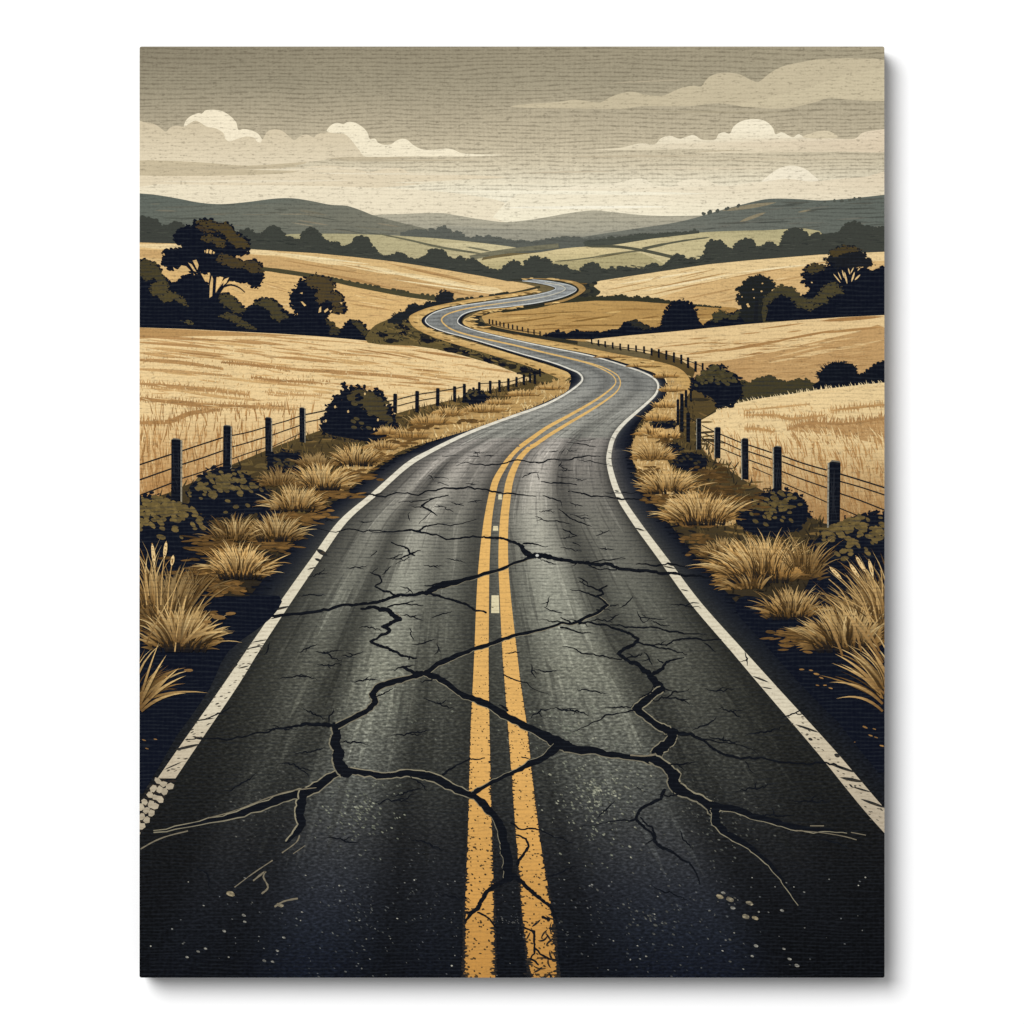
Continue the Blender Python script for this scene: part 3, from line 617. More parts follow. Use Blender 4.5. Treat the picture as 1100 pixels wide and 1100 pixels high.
def tree_right():
    k = Ink()
    foliage(k, [(887, 279), (891, 275), (892, 270), (899, 267), (908, 265.5), (918, 266), (924, 270), (929, 273), (929, 277), (935, 279), (938, 284), (932, 287), (924, 286), (915, 289), (906, 290), (898, 288), (892, 284)], 2.2, (24, 26, 30))
    foliage(k, [(863, 303), (867, 299), (863, 294), (866, 289), (871, 285), (878, 283.5), (886, 287), (892, 285), (900, 288), (912, 290), (930, 289), (940, 296), (960, 290), (960, 325), (880, 325), (870, 310)], 2.2, NAVY, ymax=308)
    t = k.build('printed_tree', M_DARK, ROOT, 'flat-topped tree with fanned pale branches at the right edge')
    leaf_part(t, [([(893, 271), (899, 267.5), (908, 265.5), (919, 266), (924, 269), (914, 270), (906, 272), (899, 275)], BROWN), ([(866, 289), (872, 284.5), (880, 284.5), (886, 289), (878, 291), (870, 293)], (74, 64, 38)),
                  ([(880, 318), (886, 308), (893, 304), (900, 307), (905, 315), (898, 316), (888, 318), (888, 325), (878, 326), (870, 322)], (78, 70, 42)), ([(858, 326), (870, 324), (878, 328), (870, 332), (866, 329)], (78, 70, 42))], rad=1.7)
    k = Ink()
    for a, b, w_ in (((895, 294), (903, 304), 1.3), ((900, 292), (904, 301), 1.1), ((904.5, 290), (907, 299), 1.5), ((907, 292), (910, 305), 1.9), ((911, 288), (913, 295), 1.4), ((917, 287), (913.5, 294), 1.2), ((918, 292), (914.5, 303), 1.9), ((924, 295), (918, 301), 1.8), ((924, 288), (921, 291), 1), ((871, 303), (873, 304), 1.4)):
        stroke(k, a, b, w_, (226, 192, 132), 0)
    gaps(k, t)
tree_right()

# ---- road geometry (left edge line, right edge line)
ST = [(34, 1050, 1105, 1050), (60, 1012, 1075, 1014), (108, 941, 1010, 945), (150, 879, 945, 876), (198, 808, 888, 808), (245, 740, 828, 740), (271, 700, 793, 700), (306, 648, 747.5, 648), (339.5, 600, 712, 600), (368.5, 560, 682.5, 560), (403, 530, 664, 530), (437, 500, 654.5, 499), (462, 485, 655.5, 481), (500, 466.5, 660.5, 467), (540, 451, 670, 455), (580, 437, 684, 442.5), (602, 426.5, 696, 432), (618, 416, 704.5, 423), (625.5, 408, 707, 414), (622, 401, 703, 407), (611, 396, 692, 400.5), (598, 391, 676, 394.8), (580, 385.5, 655, 388), (560, 380, 630, 381.2), (530, 371, 590, 373.2), (500, 362.3, 555, 365.8), (480, 357, 525, 358.8), (465, 351.6, 505, 353.5), (457.5, 346, 492.5, 347.5), (459.5, 340.5, 493, 341.5), (470, 334.5, 501, 336), (490, 329.5, 518, 332), (520, 325, 545, 329.3), (550, 320.8, 572, 326), (575, 317, 597, 321), (592, 312.8, 612, 316), (597, 309.5, 619, 311), (590, 306.5, 611, 306.3), (575, 303.5, 592, 302.6), (561, 301.8, 572, 300.3)]
NS = 6
RD = smooth(ST, NS)
def RP(i, u):
    a = RD[i]; return (a[0]+(a[2]-a[0])*u, a[1]+(a[3]-a[1])*u)
def sidx(s): return min(len(RD)-1, int(s*NS))

# fields nearer the viewer
def tufted_row(k, pts, w, h, col, step=2.6, r=2, down=True):
    P = smooth(pts, 8)
    n = len(P); w *= 1.7; h *= 1.25; step *= .72; ribbon(k, P, [w*0.5*max(.05, sin(pi*(0.08+0.84*i/(n-1)))) for i in range(n)], col, r)
    for (x, y) in along(P, step, False):
        hh = h*random.uniform(.5, 1.2)
        blade(k, x, y+w*.2, 90+random.uniform(-28, 20), hh, random.uniform(1, 1.9), col, jit(col, .12), 0.1, r+1, 3)
        if down and random.random() < .8: blade(k, x, y-w*.1, -80+random.uniform(-25, 15), hh*.8, random.uniform(1, 1.8), col, jit(col, .1), 0.1, r+1, 3)
def fieldP(k):
    B1, B2, B3 = (186, 142, 88), (174, 130, 78), (200, 158, 102)
    k.add([(150, 352), (200, 354), (260, 357), (330, 361), (270, 361), (210, 361), (150, 364)], (186, 144, 88), 1)
    for a, b, w_ in (((140, 361), (245, 366), 3), ((230, 365), (300, 371), 2.4), ((140, 367), (240, 374), 3), ((225, 373), (310, 385), 2), ((190, 378), (245, 384), 2.2), ((150, 362), (220, 364), 2), ((280, 382), (365, 389), 3), ((290, 373), (330, 378), 1.6), ((340, 375), (367, 378.5), 2), ((378, 374), (445, 385), 1.8), ((430, 380), (470, 388), 2), ((380, 386), (410, 391), 1.4), ((440, 376), (510, 386), 2.4), ((490, 391), (555, 401), 2.6), ((440, 396), (480, 400), 1.8), ((260, 358), (330, 366), 1.8), ((300, 362), (400, 370), 1.2), ((420, 410), (480, 414), 1.5), ((460, 404), (510, 411), 2)):
        stroke(k, a, b, w_, random.choice((B1, B2, B3)), 2)
    tufted_row(k, [(140, 386), (190, 389), (240, 396)], 5, 4, B1, 2.2); tufted_row(k, [(238, 389), (270, 392), (312, 397)], 3.5, 4, B2, 2.2)
    tufted_row(k, [(140, 396), (190, 399), (250, 404)], 4, 3, B3, 2.4)
    tufted_row(k, [(140, 411), (185, 415), (225, 419), (268, 424)], 4.5, 6, B1, 2.2); tufted_row(k, [(270, 405), (300, 409), (355, 411)], 3, 4, B2, 2.3)
    tufted_row(k, [(140, 427), (180, 431), (230, 436), (305, 437)], 6, 7.5, B2, 2.1); tufted_row(k, [(140, 454), (180, 453), (205, 444), (236, 440)], 6, 9, B2, 2.3)
    tufted_row(k, [(285, 421), (315, 424), (345, 425)], 2.5, 4, B3, 2.6); tufted_row(k, [(278, 391), (320, 397), (370, 400), (420, 404), (450, 408)], 4.5, 2.2, B1, 2.0)
    tufted_row(k, [(275, 436), (300, 439), (320, 440)], 2, 5, B3, 3)
    for _ in range(1700):
        x = random.uniform(150, 420); y = random.uniform(436, 545)
        c = mix(random.choice([(190, 142, 84), (204, 158, 98), (240, 208, 150), (176, 128, 74), (160, 116, 64)]), (150, 106, 60), max(0, (y-470)/140))
        if y < 465 and random.random() < .6: continue
        blade(k, x, y+8, 90+random.uniform(-14, 14), random.uniform(8, 20), random.uniform(.9, 1.8), c, c, random.uniform(-.1, .1), 4, 3)
    for _ in range(70):                               # broad soft furrows of darker stubble
        x = random.uniform(140, 470); y = random.uniform(362, 436); l = random.uniform(20, 90)
        if y > lerpv(x, [(300, 440), (470, 415)])[0]: continue
        stroke(k, (x, y), (x+l, y+l*.11), random.uniform(1.2, 3.2), random.choice([(214, 174, 114), (206, 164, 106), (196, 152, 96)]), 1, bend=random.uniform(-1, 1))
    for _ in range(600):                              # stubble ticks
        x = random.uniform(150, 540); y = random.uniform(372, 440)
        if y > lerpv(x, [(300, 440), (450, 425), (545, 402)])[0] or y < lerpv(x, [(150, 355), (470, 380), (550, 402)])[0]: continue
        c = random.choice([(196, 152, 94), (212, 172, 112), (246, 218, 162)]); blade(k, x, y+2, 90+random.uniform(-30, 20), random.uniform(2, 5)*(1 if y > 400 else .6), random.uniform(.7, 1.3), c, c, 0, 3, 2)
    for _ in range(260):
        x = random.uniform(150, 540); y = random.uniform(364, 440); stroke(k, (x, y), (x+random.uniform(6, 28), y+random.uniform(0, 3)), random.uniform(.4, .9), random.choice([(206, 162, 102), (242, 214, 158), (214, 172, 112)]), 3)
field([(140, 351.5), (200, 353.5), (250, 356), (300, 358.5), (350, 362), (400, 366.5), (440, 371), (465, 374.5), (490, 380), (515, 387), (540, 394), (555, 400), (570, 402), (590, 408), (590, 430), (500, 460), (400, 480), (320, 520), (140, 570)], (230, 196, 138), strokes=fieldP,
      vcol=lambda p: mix((238, 206, 149), (190, 144, 88), (p[1]-445)/75))
def fieldR(k):
    k.add(smooth([(735, 392), (765, 389), (800, 384), (840, 376), (880, 366), (920, 357), (950, 352), (950, 412), (745, 412)], 3, True), (196, 155, 100), 1)
    for a, b, w_ in (((735, 381), (790, 374), 3), ((770, 378), (850, 364), 3.5), ((830, 367), (900, 354), 2.6), ((880, 358), (950, 351), 3), ((706, 373), (760, 368), 1.4), ((755, 369), (772, 367), 1.2), ((815, 353.5), (865, 347), 1.6), ((795, 359), (818, 357), 1.2), ((845, 357), (862, 355), 1.4), ((880, 345), (950, 340), 4), ((803, 381), (822, 378), 1.6)):
        stroke(k, a, b, w_, random.choice([(180, 136, 82), (172, 128, 76)]), 2)
    for a, b, w_ in (((820, 391), (950, 365), 3.2), ((830, 384), (890, 370), 1.6), ((860, 380), (930, 371), 2.2), ((840, 376), (920, 362), 1.6), ((828, 389), (870, 381), 2.2)):
        stroke(k, a, b, w_, (224, 190, 134), 3)
    for _ in range(220):
        x = random.uniform(700, 930); y = random.uniform(364, 408); stroke(k, (x, y), (x+random.uniform(8, 26), y-random.uniform(0, 3)), random.uniform(.5, 1.1), random.choice([(176, 134, 82), (212, 172, 114), (186, 146, 92)]), 3)
field([(628, 366), (640, 364), (680, 360), (720, 356.5), (760, 352.5), (800, 348.5), (850, 344.5), (900, 341), (960, 338), (960, 415), (760, 415), (745, 398), (720, 386), (690, 378), (650, 371)], (232, 200, 144), strokes=fieldR)

# hedge between the right hand fields
k = Ink()
clump(k, [(780, 412), (790, 410), (800, 409.5), (806, 411), (811, 408), (816, 405.5), (821, 406), (824, 403), (828, 403), (833, 407), (840, 409), (846, 411), (853, 408.5), (858, 407), (862, 409), (866, 407), (871, 411), (880, 412), (890, 411)], [(780, 434), (800, 430), (845, 424), (890, 418)], (66, 60, 38), 1.6)
H = k.build('printed_hedge', M_DARK, ROOT)
k = Ink()
foliage(k, [(873, 414), (880, 409), (879, 402), (884, 397), (890, 391), (897, 389), (905, 390), (912, 390.5), (918, 395), (921, 402), (927, 402), (934, 396), (941, 391), (948, 388), (960, 387), (960, 414), (900, 419), (873, 421)], 1.8, (10, 15, 26), ymax=408)
for _ in range(22):
    a = random.uniform(.1, pi-.1); blade(k, 899+cos(a)*12, 408-sin(a)*9, math.degrees(a), 13, 3, (10, 15, 26), (10, 15, 26), 0, 2, 3)
k.build('printed_bush', M_DARK, ROOT, 'dark spiky bush in the hedge at the right edge')

def fieldS(k):
    B1, B2 = (178, 132, 78), (190, 146, 90)
    # pale fringe along the top
    P = smooth([(770, 440), (790, 434), (815, 429), (845, 424.5), (880, 419), (920, 414.5), (955, 411)], 6)
    for (x, y) in along(P, 1.7, False):
        blade(k, x, y+4, 90+random.uniform(0, 40), random.uniform(5, 9.5), 1.5, (232, 200, 142), (246, 222, 170), .1, 1, 3)
    tufted_row(k, [(800, 441), (840, 437), (870, 434)], 2.4, 3, (206, 164, 106), 2.2); tufted_row(k, [(800, 446), (830, 446), (850, 450), (885, 446)], 3.5, 6, B2, 2.2)
    tufted_row(k, [(893, 441), (920, 438), (955, 434)], 3, 6, B2, 2.2); tufted_row(k, [(800, 460), (815, 461), (832, 464)], 3.5, 6, B2, 2.3)
    k.add(smooth([(850, 462), (870, 452), (890, 456), (920, 453), (960, 448), (960, 476), (930, 474), (905, 468), (880, 466)], 3, True), (192, 150, 96), 2)
    for _ in range(240):
        x = random.uniform(850, 950); y = random.uniform(452, 478); blade(k, x, y+2, 90+random.uniform(0, 40), random.uniform(4, 10), 1.4, random.choice([(164, 120, 70), (178, 134, 82), (214, 174, 118)]), (184, 140, 86), 0, 3, 3)
    tufted_row(k, [(846, 462), (870, 455), (910, 455), (955, 449)], 2.4, 8, (178, 134, 82), 2.0, 3, False)
    for _ in range(46): blade(k, random.uniform(865, 950), random.uniform(470, 484), 90+random.uniform(5, 40), random.uniform(8, 17), 2, (224, 188, 130), (244, 216, 160), .1, 5, 3)
    for _ in range(1000):
        x = random.uniform(760, 950); y = random.uniform(470, 580)
        if y > 500 + (x-760)*.55: continue
        t = (y-470)/90
        c = mix(random.choice([(186, 138, 82), (236, 204, 146), (206, 162, 102)]), (150, 108, 62), t*.6)
        blade(k, x, y+6, 90+random.uniform(0, 30), random.uniform(9, 22), random.uniform(.9, 1.9), c, jit(c, .1), random.uniform(0, .2), 4, 3)
    for _ in range(120):
        x = random.uniform(750, 900); y = random.uniform(438, 476); blade(k, x, y, 90+random.uniform(0, 45), random.uniform(3, 8), 1, (214, 174, 116), (210, 168, 108), 0, 3, 3)
field([(745, 462), (752, 452), (772, 441), (785, 435), (800, 431.5), (820, 427.5), (845, 424), (880, 418.5), (920, 414), (960, 410), (960, 600), (900, 590), (850, 555), (800, 528), (760, 500)], (234, 203, 147), strokes=fieldS,
      vcol=lambda p: mix((238, 208, 152), (168, 126, 76), (p[1]-472)/85))

# ---- verges
def verge_col(x, y):
    return mix((88, 72, 40), (26, 24, 24), (y-470)/170)
k = Ink()
k.add([(140, 545), (150, 540), (185, 528), (240, 503), (300, 478), (345, 462), (400, 452), (440, 440), (475, 432), (520, 421), (556, 411), (585, 405), (600, 396), (640, 405), (630, 425), (560, 460), (440, 520), (330, 640), (140, 900)],
      [verge_col(0, y) for y in (545, 540, 528, 503, 478, 462, 452, 440, 432, 421, 411, 405, 396, 405, 425, 460, 520, 640, 900)], 0)
for _ in range(230):
    x = random.uniform(150, 600); t = random.random(); y0 = lerpv(x, [(150, 545), (240, 505), (345, 463), (440, 441), (556, 412), (600, 400)])[0]; y1 = lerpv(x, [(150, 860), (300, 640), (380, 545), (440, 495), (540, 448), (620, 412)])[0]
    y = y0+(y1-y0)*t*t; d = (y-y0)
    c = random.choice([(104, 86, 48), (74, 60, 36), (50, 44, 32), (128, 102, 56)]) if t < .75 else random.choice([(30, 28, 28), (20, 22, 28), (60, 48, 30)])
    if y > 600: c = mul(c, .5)
    stroke(k, (x, y), (x+random.uniform(8, 26), y+random.uniform(-3, 3)), random.uniform(1.5, 4), c, 1)
for _ in range(70):
    x = random.uniform(300, 570); y0 = lerpv(x, [(150, 545), (240, 505), (345, 463), (440, 441), (556, 412), (600, 400)])[0]
    c = random.choice([(140, 108, 60), (110, 90, 50), (90, 76, 44)]); blade(k, x, y0+4, 90+random.uniform(-25, 25), random.uniform(4, 9), 1.5, c, c, 0, 2, 3)
for _ in range(1100):
    x = random.uniform(150, 600); y0 = lerpv(x, [(150, 545), (240, 505), (345, 463), (440, 441), (556, 412), (600, 400)])[0]; y1 = lerpv(x, [(150, 860), (300, 640), (380, 545), (440, 495), (540, 448), (620, 412)])[0]
    t = random.random(); y = y0+(y1-y0)*t
    if y > 640: continue
    sc = lerpv(x, [(150, 1.5), (400, 1), (600, .5)])[0]
    c = mix(random.choice([(124, 102, 56), (92, 76, 44), (66, 56, 36), (44, 40, 32), (108, 88, 48)]), (34, 28, 22), max(0, (y-540)/120)); blade(k, x, y, 90+random.uniform(-35, 35), random.uniform(4, 10)*sc, 1.7*sc, mul(c, .7), c, 0, 3, 3)
VL = k.build('printed_verge', M_GRASS, ROOT, 'left grassy verge with dark soil')
k = Ink()
k.add([(700, 375), (730, 386), (747, 397), (742, 412), (760, 425), (775, 436), (752, 452), (746, 468), (760, 490), (800, 516), (850, 545), (905, 572), (960, 585), (960, 905), (820, 740), (735, 640), (670, 545), (640, 480), (690, 430)],
      [verge_col(0, y) for y in (440, 440, 440, 440, 440, 440, 452, 468, 490, 505, 520, 540, 560, 905, 740, 640, 600, 560, 440)], 0)
for _ in range(240):
    y = random.uniform(420, 760); xr = lerpv(y, [(420, 712), (460, 680), (500, 672), (560, 705), (640, 770), (760, 890)])[0]; xo = lerpv(y, [(420, 760), (460, 750), (500, 780), (560, 880), (600, 950), (760, 950)])[0]
    t = random.random(); x = xr+(xo-xr)*t
    c = random.choice([(104, 86, 48), (74, 60, 36), (50, 44, 32), (124, 98, 54)]) if t > .3 else random.choice([(26, 26, 28), (20, 22, 28), (54, 46, 32)])
    if y > 590: c = mul(c, .5)
    stroke(k, (x, y), (x+random.uniform(8, 24), y+random.uniform(-2, 4)), random.uniform(1.5, 4), c, 1)
for _ in range(1100):
    y = random.uniform(425, 640); xr = lerpv(y, [(420, 712), (460, 680), (500, 672), (560, 705), (640, 770), (760, 890)])[0]; xo = lerpv(y, [(420, 745), (455, 748), (480, 762), (516, 805), (545, 850), (572, 905), (590, 950), (760, 950)])[0]
    x = xr+(xo-xr)*random.random(); sc = lerpv(y, [(420, .6), (500, 1), (600, 1.5)])[0]
    c = mix(random.choice([(124, 102, 56), (92, 76, 44), (66, 56, 36), (44, 40, 32), (108, 88, 48)]), (34, 28, 22), max(0, (y-560)/100)); blade(k, x, y, 90+random.uniform(-35, 35), random.uniform(4, 10)*sc, 1.7*sc, mul(c, .7), c, 0, 3, 3)
VR = k.build('printed_verge', M_GRASS, ROOT, 'right grassy verge with dark soil')

# scrub between the left field and the far road
k = Ink()
SCR = smooth([(395, 368), (400, 352), (415, 344), (432, 338), (445, 336), (452, 352), (470, 362), (510, 374), (560, 386), (600, 400), (612, 408), (600, 414), (575, 408), (556, 401), (535, 393), (508, 384), (480, 377), (445, 371.5)], 3, True)
k.add(SCR, (98, 84, 48), 0)
for (x, y, a, b) in ((424, 345, 8, 3), (432, 352, 9, 3.5), (421, 366, 10, 3), (433, 358, 7, 3), (464, 363, 13, 4), (458, 367, 8, 3), (492, 371, 14, 5), (486, 376, 10, 3), (505, 379, 10, 3), (516, 383, 8, 3), (531, 387, 11, 4), (544, 390, 9, 3.5), (552, 394, 6, 3), (568, 393, 10, 4), (576, 388, 7, 3), (562, 398, 8, 3), (573, 399, 8, 3), (585, 397, 8, 4), (412, 360, 8, 3), (440, 345, 6, 2)):
    for _ in range(6): disc(k, x+random.uniform(-.6, .6)*a, y+random.uniform(-.6, .6)*b, a*.5, b*.55, random.choice([NAVY, (24, 26, 30), (36, 34, 30)]), 1, .2)
for _ in range(500):
    x = random.uniform(400, 600); y = lerpv(x, [(400, 362), (460, 360), (520, 378), (600, 400)])[0]+random.uniform(-9, 6)*(2.2 if x < 460 else 1)
    c = random.choice([(120, 102, 60), (76, 68, 44), (48, 46, 36), (30, 32, 32), (96, 84, 50)])
    if not inside(SCR, x, y) or not inside(SCR, x, y-4): continue
    blade(k, x, y, 90+random.uniform(-70, 70), random.uniform(2, 6), 1.5, c, c, 0, 2, 2)
for _ in range(46):
    x = random.uniform(410, 600); y = lerpv(x, [(410, 356), (460, 362), (520, 380), (600, 398)])[0]+random.uniform(-6, 5)
    stroke(k, (x, y), (x+random.uniform(5, 14), y+random.uniform(0, 4)), 1.8, random.choice([(120, 100, 56), (80, 70, 42), (60, 54, 36)]), 2)
k.build('printed_scrub', M_GRASS, ROOT)

k = Ink(); FB = (28, 31, 34)
foliage(k, [(468, 328), (469, 319), (473, 314.5), (478, 312.5), (484, 315), (487, 320), (490, 325), (480, 329)], 1.7, FB, ymax=326)
foliage(k, [(452, 332), (456, 326), (460, 324), (465, 325), (470, 329), (462, 332)], 1.4, FB); foliage(k, [(433, 340), (436, 332), (441, 327), (447, 328), (452, 328), (456, 332), (449, 336), (440, 341)], 1.6, FB)
foliage(k, [(418, 346), (424, 338), (430, 335), (438, 336), (438, 341), (428, 346)], 1.6, FB)
k.build('printed_bush', M_DARK, ROOT, 'dark bushes on the outside of the far left bend')
k = Ink()
ribbon(k, smooth([(486, 323.5), (505, 321.5), (530, 318.5), (555, 314), (572, 310), (580, 308)], 4), 2.2, (64, 60, 42), 0)
for _ in range(20): x = random.uniform(490, 545); disc(k, x, lerpv(x, [(486, 322.5), (530, 317.5), (560, 312)])[0]-.6, 2, 1.2, (50, 50, 38), 1)
k.build('printed_hedge', M_DARK, ROOT)
k = Ink()
ribbon(k, smooth([(600, 322), (575, 327.5), (550, 331.5), (530, 334), (515, 337.5), (510, 342), (514, 347.5), (530, 352.5), (555, 358), (590, 363.5), (620, 368)], 4), [2, 2.4, 2.8, 3]*2+[3.6]*6+[5]*14+[3.4]*13, (48, 46, 34), 0)
for (x, y, q) in ((541, 329.5, 3), (549, 330, 2), (520, 334, 3.5), (514, 338, 4), (512, 343, 3.5), (517, 348, 3.5), (573, 325.5, 3), (584, 323.5, 2.4), (526, 335, 2)): disc(k, x, y, q, q*.7, (34, 36, 34), 1)
k.build('printed_hedge', M_DARK, ROOT)
# gold grass strips that follow the far road
def pxstrip(pts_in, pts_out, cols, name, label=None, blades=0, mat=None):
    k = Ink(); A = smooth(pts_in, 6); B = smooth(pts_out, 6)
    gg = newgroup()
    for i in range(len(A)-1): k.add([A[i], A[i+1], B[i+1], B[i]], [cols[0], cols[0], cols[1], cols[1]], 0, gg)
    for _ in range(blades):
        i = random.randrange(len(A)); t = random.random()
        x, y = A[i][0]+(B[i][0]-A[i][0])*t, A[i][1]+(B[i][1]-A[i][1])*t
        c = mix(cols[0], cols[1], t)
        stroke(k, (x, y), (x+random.uniform(4, 12), y+random.uniform(-1, 2)), random.uniform(.8, 1.8), jit(random.choice([c, (120, 92, 48), (226, 190, 124)]), .1), 1)
    return k.build(name, mat or M_GRASS, ROOT, label)
G1, G2 = (222, 184, 116), (196, 156, 92)
pxstrip([(575, 313.5), (560, 317.5), (530, 321.5), (500, 326), (475, 331), (460, 337), (453, 343), (455, 349), (466, 355.5), (490, 363), (530, 374.5), (575, 388), (600, 396), (615, 402)],
        [(570, 312), (545, 316), (515, 320), (488, 324.5), (462, 330), (446, 336), (439.5, 341), (443, 350), (456, 358), (480, 367), (520, 379), (560, 391), (590, 402), (606, 410)], (G1, G2), 'printed_grass_strip', blades=60)
pxstrip([(562, 329), (545, 332), (522, 335), (507, 339), (498, 344), (499, 349), (510, 354.5), (540, 362), (575, 369), (610, 376.5), (650, 386), (680, 395), (700, 404), (712, 415), (704, 428), (690, 440)],
        [(564, 325), (550, 330), (526, 332), (512, 336), (505, 341), (507, 347), (520, 352.5), (545, 358), (580, 364), (620, 371.5), (662, 380), (700, 387), (730, 396), (742, 412), (735, 430), (700, 462)], (G1, G2), 'printed_grass_strip', blades=90)
pxstrip([(560, 299.5), (590, 300.5), (612, 304), (622, 311), (615, 318), (600, 323), (585, 326)], [(560, 299), (592, 299.5), (618, 302.5), (629, 310), (622, 317), (606, 324), (585, 328)], ((176, 140, 84), (170, 134, 78)), 'printed_grass_strip', blades=10)
pxstrip([(628, 407), (624, 416), (612, 424), (590, 434), (565, 443), (530, 456), (495, 468)], [(613, 407), (604, 412), (590, 418), (565, 426), (540, 436), (515, 446), (490, 456)], ((170, 134, 78), (224, 186, 120)), 'printed_grass_strip', blades=40)

# ---- road surface
def road_col(i, u):
    x, y = RP(i, u); s = i/NS
    if s > 17: y = 405 - (s-17)*5
    c = lerpv(y, [(300, 150, 154, 154), (345, 120, 122, 119), (400, 128, 128, 122), (440, 146, 145, 136), (500, 142, 141, 130), (560, 136, 138, 124), (640, 126, 130, 115), (720, 114, 118, 103), (780, 100, 104, 92), (840, 78, 82, 75), (900, 54, 57, 57), (960, 36, 40, 46), (1010, 24, 29, 38), (1050, 14, 19, 30)])
    g = lambda m, w_: exp(-((u-m)/w_)**2)
    kf = 1.0 - .12*g(.5, .10) if s > 24 else .97 - .17*g(.33, .07) - .15*g(.74, .07) + .04*g(.15, .1)
    t = min(1, max(0, (y-470)/330))
    k = .56 + .10*g(.40, .03) - .16*g(.355, .022)*t - .14*g(.195, .03) + .12*g(.13, .03) - .16*g(.56, .018)*t - .18*g(.77, .035) + .12*g(.71, .02)*t + .42*g(.275, .065) + .44*g(.655, .085) - .10*g(.46, .06) + .22*g(.86, .05)*(1-t) + .16*g(.12, .04)*(1-t)
    k += .16*(1-t)
    k -= .34*t*(1-min(1, min(u, 1-u)/.16 if min(u, 1-u) > 0 else 0))
    k += .06*sin(u*47+2)*(1-t) + .04*sin(u*23+y*.01)
    if y > 820: k -= .25*(y-820)/230*(1-g(.43, .30))
    b = min(1, max(0, (y-425)/90)); b = b*b*(3-2*b) if s <= 18 else 0
    k = kf*(1-b) + k*b
    k *= 1 - .35*exp(-(min(u, 1-u)/.03)**2)
    f = 1 if y > 470 else 0
    return mul((c[0]*(1+.02*f), c[1]*(1-.012*f), c[2]), max(.3, k)*1.10)
k = Ink()
NU = 48
for i in range(len(RD)-1):
    nu = NU if i < sidx(17) else 16
    for j in range(nu):
        u0, u1 = j/nu, (j+1)/nu
        # a margin of tarmac outside each edge line
        q = [RP(i, u0), RP(i+1, u0), RP(i+1, u1), RP(i, u1)]
        k.add(q, [road_col(i, u0), road_col(i+1, u0), road_col(i+1, u1), road_col(i, u1)], 0)
# shoulders first (dark), then the road
ks = Ink()
def sh(i): return lerpv(i/NS, [(0, .10), (4, .10), (8, .10), (10, .12), (12, .12), (15, .12), (18, .15), (22, .14), (30, .12), (39, .05)])[0]
for i in range(len(RD)-1):
    for side in (0, 1):
        for m in range(4):
            a0, a1 = sh(i)*m/4, sh(i)*(m+1)/4; b0, b1 = sh(i+1)*m/4, sh(i+1)*(m+1)/4
            f = (lambda a: -a) if side == 0 else (lambda a: 1+a)
            def c(i_, m_):
                y = RP(i_, 0)[1]
                base = mul(road_col(i_, 0.04 if side == 0 else .96), .95)
                return mix(base, NAVY, (m_/4)**(.8 if i_ < sidx(12) else .35)*1.02)
            ks.add([RP(i, f(a0)), RP(i+1, f(b0)), RP(i+1, f(b1)), RP(i, f(a1))], [c(i, m), c(i+1, m), c(i+1, m+1), c(i, m+1)], 0)
# ragged rim of the shoulder
for side in (0, 1):
    for i in range(sidx(3), sidx(18)):
        for _ in range(3):
            a = sh(i); u = -a*random.uniform(.8, 1.15) if side == 0 else 1+a*random.uniform(.8, 1.15)
            x, y = RP(i, u); sc = lerpv(i/NS, [(3, 9), (8, 6), (12, 3), (18, 1.2)])[0]
            stroke(ks, (x-sc*random.uniform(.5, 1.5), y+random.uniform(-3, 3)*sc/9), (x+sc*random.uniform(.5, 1.5), y+random.uniform(-3, 3)*sc/9), sc*.35, (8, 12, 23), 1)
SH = build_sheet(ks, 'printed_shoulder', M_ROAD, ROOT)
ROAD = build_sheet(k, 'printed_road', M_ROAD, ROOT)
def road_child(kk, name, mat=None, label=None): return kk.build(name, mat or M_CRACK, ROAD, label)

# stone chips of the drawing, paler than the asphalt around them
k = Ink()
def chips(cx, cy, rx, ry, n, cols, sz=1.5, ang=(.2, .9)):
    for _ in range(n):
        a = random.uniform(0, 2*pi); q = abs(random.gauss(0, .62))
        if q > 1: continue
        x, y = cx+cos(a)*rx*q, cy+sin(a)*ry*q
        if random.random() < .35: continue
        s_ = sz*random.uniform(.5, 1.25)
        disc(k, x, y, s_, s_*.5, random.choice(cols), 0, random.uniform(*ang), 6)
CL = [(128, 130, 112), (104, 107, 93), (88, 90, 80)]
chips(385, 868, 60, 60, 330, CL, 1.6); chips(380, 980, 70, 90, 110, [(90, 92, 88), (70, 72, 72)], 1.4); chips(640, 850, 70, 85, 620, CL + [(146, 146, 126)], 1.7)
chips(610, 780, 80, 50, 250, [(104, 108, 94), (124, 126, 110)], 1.5); chips(700, 985, 110, 80, 220, [(84, 84, 78), (64, 66, 66)], 1.6); chips(440, 960, 45, 80, 60, [(70, 72, 70)], 1.4)
chips(420, 760, 70, 60, 200, [(96, 100, 88), (110, 112, 98)], 1.3); chips(770, 880, 80, 60, 200, [(72, 74, 68), (86, 86, 78)], 1.5); chips(550, 990, 380, 90, 420, [(70, 72, 74), (96, 96, 92)], 1.0); chips(280, 860, 50, 60, 160, [(62, 64, 60), (78, 78, 72)], 1.4)
for _ in range(110):
    x = random.uniform(155, 945); y = random.uniform(940, 1045); disc(k, x, y, random.uniform(.7, 1.5), random.uniform(.5, 1), random.choice([(150, 148, 136), (110, 110, 104), (84, 86, 86)]), 1, .3, 6)
